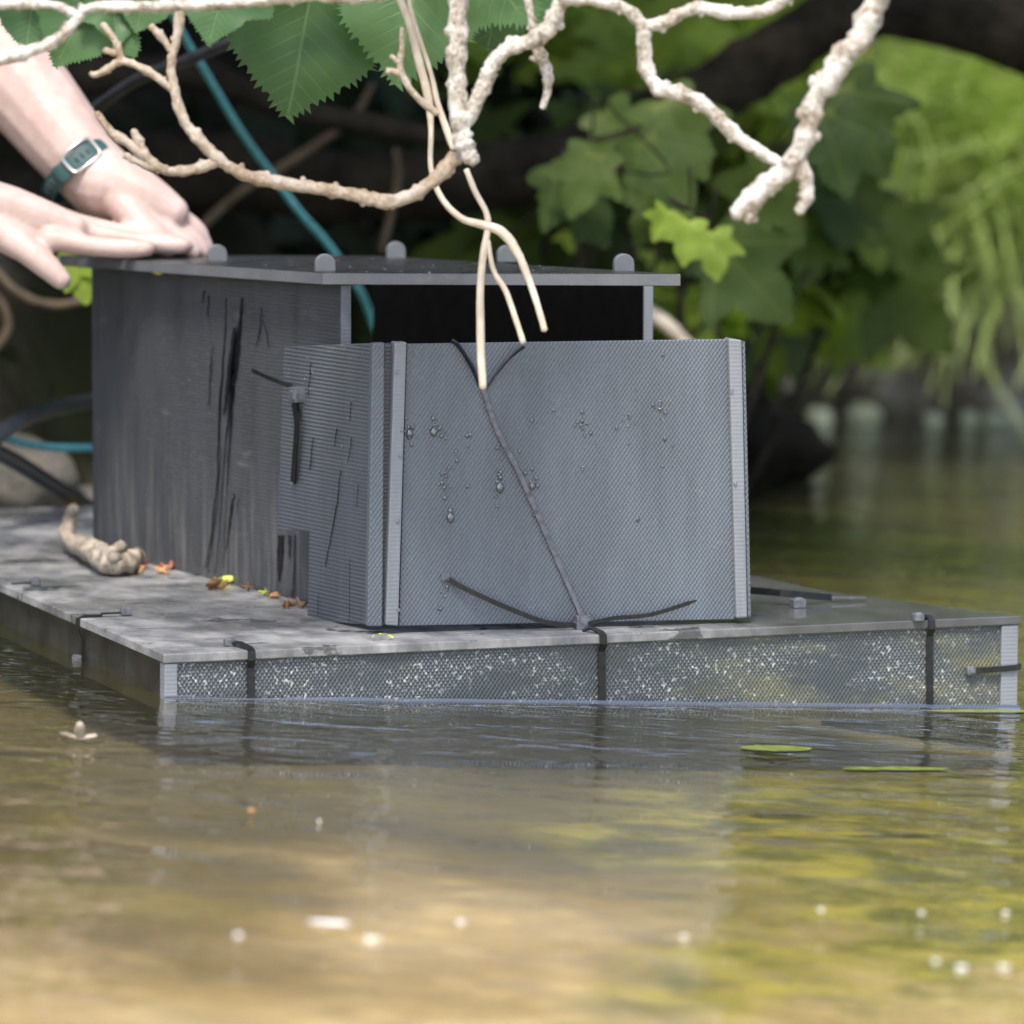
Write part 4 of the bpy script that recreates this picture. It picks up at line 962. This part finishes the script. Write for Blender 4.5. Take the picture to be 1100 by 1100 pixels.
# ------------------------------------------------------------------ hose, rope, cable
def line(name, label, pts, rp, mat, cat, depth=None, group=None):
    P = [at(x, y, Y) for x, y, Y in pts]; m = MB(); Y0 = pts[0][2]
    m.tube(smooth_path(P, 8), rp * Y0 / FPX, 12, True); return m.build(name, M[mat], frame=P[0], smooth=True, label=label, cat=cat, group=group)
line('hose', 'thick black hose looping out behind the left corner of the box', [(130, 424, 5.35), (98, 431, 5.2), (60, 438, 5.05), (25, 450, 4.95), (-2, 468, 4.9), (-8, 482, 4.9), (20, 498, 4.98), (55, 520, 5.1), (95, 545, 5.25), (130, 560, 5.4)], 8.5, 'hose', 'hose')
line('rope', 'thin blue rope passing through the hose loop behind the box', [(130, 482, 5.3), (98, 481, 5.2), (60, 481, 5.1), (30, 477, 5.0), (5, 470, 4.93), (-30, 455, 4.9)], 4., 'rope', 'rope')
line('rope', 'teal rope slanting down from the leaves to behind the roof', [(150, -60, 5.0), (190, 25, 5.1), (225, 85, 5.2), (258, 140, 5.3), (290, 185, 5.4), (322, 228, 5.45), (352, 262, 5.5), (385, 310, 5.55), (400, 345, 5.6), (420, 400, 5.6)], 4.2, 'rope', 'rope')
line('cable', 'black cable running from the leaves to behind the arm at upper left', [(330, 10, 4.75), (255, 42, 4.8), (200, 65, 4.85), (140, 90, 4.9), (60, 150, 5.0)], 7, 'hose', 'cable')

# ------------------------------------------------------------------ floating bits
def flat_leaf(name, x0, x1, y, wpx, mat, label, cat, group=None):
    y0_ = y * .37
    a = hit(x0, y, Zv * .003, Zv); b = hit(x1, y, Zv * .003, Zv); d = b - a; w = Vector((-d.y, d.x, 0)).normalized(); m = MB(); vs = []; fs = []; N = 14
    half = abs(hit((x0 + x1) / 2, y - wpx / 2, Zv * .003, Zv).y - hit((x0 + x1) / 2, y + wpx / 2, Zv * .003, Zv).y) / 2
    for i in range(N + 1):
        t = i / N; q = half * (4 * t * (1 - t)) ** .6 * (.75 + .5 * noise.noise(Vector((i * .5, y0_, 0)))) + .0004; c = a + d * t
        vs += [c - w * q + Zv * .001, c + Zv * .0002, c + w * q + Zv * .0012, c - w * q - Zv * .001, c - Zv * .0016, c + w * q - Zv * .001]
    for i in range(N):
        o = 6 * i
        for k in (0, 1): fs.append([o + k, o + k + 6, o + k + 7, o + k + 1]); fs.append([o + 3 + k, o + 4 + k, o + 10 + k, o + 9 + k])
    m.add(vs, fs); return m.build(name, M[mat], frame=a, smooth=True, label=label, cat=cat, group=group)
flat_leaf('reflection_patch', 795, 872, 805, 7, 'bladewet', 'oval yellow green patch standing in for a ripple reflection in front of the raft', 'leaf')  # green reflection on a ripple, put in as a flat coloured sheet
flat_leaf('floating_grass', 905, 1020, 827, 3.5, 'bladewet', 'long pale grass blade floating below the right zip tie', 'grass blade')
flat_leaf('floating_grass', 995, 1130, 765, 3, 'bladewet', 'thin pale grass blade floating against the right end of the raft', 'grass blade')
for i, (x, y, w, h, lb) in enumerate(((356, 991, 33, 9, 'largest white foam fleck, long and oval, low in the picture'), (256, 1004, 10, 7, 'round foam fleck left of the largest one'), (400, 1008, 18, 6, 'faint foam fleck just right below the largest one'), (495, 990, 10, 7, 'round foam fleck right of the largest one'),
        (882, 977, 7, 5, 'small foam fleck in front of the green patch'), (735, 1006, 7, 6, 'dim foam fleck in the middle of the right half'), (1033, 1039, 12, 7, 'bright foam fleck at the lower right'), (1005, 1032, 8, 6, 'foam fleck touching the bright one at lower right'), (1078, 1038, 14, 6, 'long foam fleck at the lower right edge'),
        (990, 980, 6, 4, 'tiny foam fleck above the lower right group'), (1080, 980, 7, 5, 'tiny foam fleck near the right edge'), (343, 882, 4, 3, 'tiny white speck of foam floating left of centre'), (270, 870, 8, 3, 'orange tinted fleck floating left of centre'))):
    c = hit(x, y, Zv * .001, Zv); sc = (c - CAM).length / FPX; m = MB(); hy = abs(hit(x, y - h / 2, Zv * .001, Zv).y - hit(x, y + h / 2, Zv * .001, Zv).y)
    m.blob(c, w * sc * (.75 if w > 30 else .5), min(hy * .2, w * sc * .7), .0008, None, 14, 8, .4, i); m.build('foam_fleck', M['foam'] if 'orange' not in lb else M['orange'], frame=c, smooth=True, label=lb, cat='foam', group='foam flecks drifting on the water')
c = hit(85, 793, Zv * .004, Zv); m = MB()
for a in range(4):
    d = Vector((math.cos(a * 1.6), math.sin(a * 1.6) * .6, .7 if a % 2 else .2)).normalized(); m.blob(c + d * .007, .009, .004, .002, (d, d.cross(Zv).normalized(), d.cross(d.cross(Zv)).normalized()), 8, 5, .4, a)
m.build('seed_husk', M['stickm'], frame=c, smooth=True, label='small pale seed husk floating left of the raft corner', cat='seed')

# ------------------------------------------------------------------ person
def remeshed(name, mb, mat, voxel, parent=None, smooth_it=6, frame=None, **kw):
    o = mb.build(name, mat, parent, frame=frame, **kw)
    r_ = o.modifiers.new('r', 'REMESH'); r_.mode = 'VOXEL'; r_.voxel_size = voxel; r_.use_smooth_shade = True
    s_ = o.modifiers.new('s', 'SMOOTH'); s_.iterations = smooth_it; s_.factor = .5
    dg = bpy.context.evaluated_depsgraph_get(); me = bpy.data.meshes.new_from_object(o.evaluated_get(dg)); o.modifiers.clear(); o.data = me
    me.polygons.foreach_set('use_smooth', [True] * len(me.polygons)); return o
def cone(m, pts, rad, sub=5, sides=14):
    P = smooth_path(pts, sub); R = lerp_list(rad, len(rad), sub); m.tube(P, R, sides, True); m.blob(P[0], R[0], R[0], R[0], None, 12, 8); m.blob(P[-1], R[-1], R[-1], R[-1], None, 12, 8)
def rtop(x, y, lift): return hit(x, y, rp + nrm_roof * (RT + lift), nrm_roof)
DB = at(150, 276, 4.0); dh = rtop(150, 278, 0).y           # distance of the roof corner under the hands
print('ROOF hand depth', dh, 'BW', BW, 'H', H, HB, 's', s_front, s_back, 'raft', RL, c_r)
D2 = dh - .02; D1 = dh + .07; sc = dh / FPX
HN = {}
body = MB()
# front hand: palm down on the roof corner, thumb towards us
D2 -= .0; w2 = at(-95, 192, D2 + .01); k2 = at(40, 238, D2)
cone(body, [at(-330, 75, D2 + .04), at(-190, 140, D2 + .02), w2, at(-40, 215, D2)], [.046, .040, .030, .030])
for (b, a_, r1, r2) in (((-50, 212), (70, 250), .024, .0135), ((-50, 208), (80, 245), .024, .013), ((-48, 225), (60, 256), .024, .0135), ((-40, 232), (30, 258), .024, .018)):
    cone(body, [at(*b, D2), at((b[0] + a_[0]) / 2, (b[1] + a_[1]) / 2 - 2, D2), at(*a_, D2)], [r1, (r1 + r2) / 2 + .002, r2])
for pts, rr, dy in (([(55, 257), (95, 264), (130, 267), (158, 267)], [.0115, .0098, .0092, .0080], -.014), ([(70, 246), (120, 255), (165, 262), (196, 264)], [.0115, .0098, .0092, .0080], .0085), ([(75, 240), (125, 250), (165, 257), (200, 264)], [.0115, .0095, .009, .0078], .031), ([(70, 236), (110, 247), (145, 256), (175, 265)], [.0105, .0085, .0078, .0068], .051)):
    cone(body, [at(x, y, D2 + dy) for x, y in pts], rr)
cone(body, [at(0, 248, D2 - .01), at(28, 268, D2 - .022), at(48, 284, D2 - .026), at(66, 301, D2 - .028)], [.019, .0135, .0125, .0095])
# rear hand with the watch: back of the hand sloping down to fingertips behind the front fingers
E1 = at(-150, -110, D1 + .10); W1 = at(92, 178, D1)
cone(body, [E1, at(-60, -5, D1 + .07), at(25, 95, D1 + .03), W1, at(122, 205, D1)], [.050, .052, .045, .036, .035])
for off, r2 in ((-22, .0165), (-8, .0165), (6, .016), (18, .015)):
    cone(body, [at(112, 196, D1 + off * .0007), at(150, 216 + off * .25, D1 + off * .0009), at(185, 236 + off * .35, D1 + off * .0011)], [.032, .026, r2])
for i, (pts, rr) in enumerate(([[(160, 216), (200, 247), (213, 258), (219, 268)], [.018, .0125, .0105, .0088]], [[(160, 222), (204, 246), (216, 260), (221, 270)], [.018, .013, .010, .0085]], [[(158, 228), (200, 252), (212, 262), (218, 271)], [.0125, .0105, .009, .008]], [[(155, 236), (190, 257), (202, 264), (208, 271)], [.0115, .0095, .0085, .0075]])):
    cone(body, [at(x, y, D1 + (.02, 0, -.02, -.036)[i]) for x, y in pts], rr)
cone(body, [at(128, 215, D1 - .03), at(150, 240, D1 - .045), at(170, 256, D1 - .05), at(180, 268, D1 - .05)], [.018, .014, .012, .009])
# the rest of the kneeling person, outside the picture on the left
Sh1 = Vector((-1.02, 5.05, .98)); Sh2 = Vector((-1.05, 4.70, .95)); chest = Vector((-1.13, 4.88, .86)); hip = Vector((-1.42, 4.92, .40)); neck = Vector((-1.04, 4.88, 1.08)); hd = Vector((-.98, 4.88, 1.24))
cone(body, [Sh1, Sh1.lerp(E1, .55) + Vector((0, .02, -.02)), E1], [.055, .05, .046])
E2 = at(-330, 75, D2 + .04); cone(body, [Sh2, Sh2.lerp(E2, .55) + Vector((0, -.03, -.03)), E2], [.055, .05, .046])
cone(body, [hip, hip.lerp(chest, .5), chest, chest.lerp(neck, .6)], [.15, .135, .15, .10]); cone(body, [Sh1, chest.lerp(neck, .5), Sh2], [.06, .09, .06]); cone(body, [chest.lerp(neck, .5), neck, hd], [.06, .055, .06])
body.blob(hd, .095, .078, .118, None, 16, 12); body.blob(hd + Vector((.095, 0, -.02)), .02, .014, .022, None, 8, 6); body.blob(hd + Vector((.06, 0, -.085)), .035, .04, .03, None, 10, 8)
for sg in (-1, 1): body.blob(hd + Vector((-.01, .078 * sg, -.01)), .022, .01, .032, None, 8, 6); body.blob(hd + Vector((.08, .03 * sg, .012)), .012, .016, .01, None, 8, 6)
gz = lambda x, y: max(.0, bank_z(x, y))
for sg, kn in ((1, Vector((-1.12, 5.08, 0))), (-1, Vector((-1.15, 4.72, 0)))):
    kn.z = gz(kn.x, kn.y) + .07; ft = Vector((kn.x - .42, kn.y, gz(kn.x - .42, kn.y) + .07)); hp = hip + Vector((.02, .09 * sg, -.02))
    cone(body, [hp, hp.lerp(kn, .5), kn], [.10, .085, .065]); cone(body, [kn, kn.lerp(ft, .4), ft], [.06, .06, .045]); cone(body, [ft, ft + Vector((-.1, 0, -.02)), ft + Vector((-.16, 0, -.04))], [.045, .045, .035])
person = remeshed('person', body, M['skin'], .0026, frame=Matrix.Translation(Vector((hip.x, hip.y, gz(hip.x, hip.y)))), smooth_it=4, label='person at the left edge pressing both bare hands on the box roof, wearing a wristwatch', cat='person')
m = MB(); cone(m, [hip, hip.lerp(chest, .5), chest, chest.lerp(neck, .55)], [.165, .15, .165, .108]); cone(m, [Sh1.lerp(E1, .42), Sh1, chest.lerp(neck, .45), Sh2, Sh2.lerp(E2, .42)], [.07, .074, .102, .074, .07])
remeshed('shirt', m, M['cloth'], .008, person, 4)
m = MB()
for sg, kn in ((1, Vector((-1.12, 5.08, 0))), (-1, Vector((-1.15, 4.72, 0)))):
    kn.z = gz(kn.x, kn.y) + .07; ft = Vector((kn.x - .42, kn.y, gz(kn.x - .42, kn.y) + .07)); hp = hip + Vector((.02, .09 * sg, -.02))
    cone(m, [hp, hp.lerp(kn, .5), kn], [.118, .10, .08]); cone(m, [kn, kn.lerp(ft, .4), ft], [.075, .075, .06])
cone(m, [hip + Vector((0, -.06, -.02)), hip + Vector((0, .06, -.02))], [.165, .165]); remeshed('trousers', m, M['trouser'], .008, person, 4)
m = MB(); m.blob(hd + Vector((-.02, 0, .035)), .10, .088, .105, None, 16, 12); remeshed('hair', m, M['hair'], .008, person, 3)
# wristwatch strap: a band round the wrist
ax = (at(122, 205, D1) - at(40, 112, D1 + .02)).normalized(); wc = at(86, 182, D1 + .002)
X = ax.cross(Fv).normalized()
if X.dot(Rv) < 0: X = -X
Yb = ax.cross(X).normalized()
if Yb.dot(Fv) > 0: Yb = -Yb                         # towards the camera
def wr(a, r_=.0405): return wc + X * (math.cos(a) * r_ ) + Yb * (math.sin(a) * r_)
m = MB(); N = 40; P = [wr(2 * math.pi * i / N) for i in range(N)] + [wr(0), wr(2 * math.pi / N)]
m.strap(P, ax, .0165, .0026); watch = m.build('wristwatch', M['strap'], person, label='dark teal wristwatch strap with a silver buckle')
def onw(a, da, lift=.002): return wr(a, .0405 + lift) + ax * da
m = MB(); a0, a1 = math.radians(52), math.radians(98); q = []
for k in range(33):
    t_ = 2 * math.pi * k / 32; cx_ = abs(math.cos(t_)) ** .45 * math.copysign(1, math.cos(t_)); cy_ = abs(math.sin(t_)) ** .45 * math.copysign(1, math.sin(t_))
    q.append(onw((a0 + a1) / 2 + cx_ * (a1 - a0) / 2, cy_ * .0112, .0022))
m.tube(q, .0019, 8, False); m.build('buckle', M['buckle'], watch, smooth=True)
m = MB(); a2 = math.radians(113); m.strap([onw(a2 - .09, 0), onw(a2 + .09, 0)], ax, .0185, .003); m.build('strap_keeper', M['strap'], watch, bevel=.0008)
m = MB()
for k in range(3): m.blob(onw(math.radians(66 + 9 * k), 0, .0012), .0016, .0045, .0006, (X, ax, Yb), 8, 5)
for k in range(5): m.blob(onw(math.radians(122 + 8 * k), 0, .0012), .0016, .0055, .0006, (X, ax, Yb), 8, 5)
m.build('strap_holes', M['hose'], watch)

scene.render.engine = 'CYCLES'
scene.render.resolution_x = 1024; scene.render.resolution_y = 1024
scene.cycles.max_bounces = 10; scene.cycles.transparent_max_bounces = 16
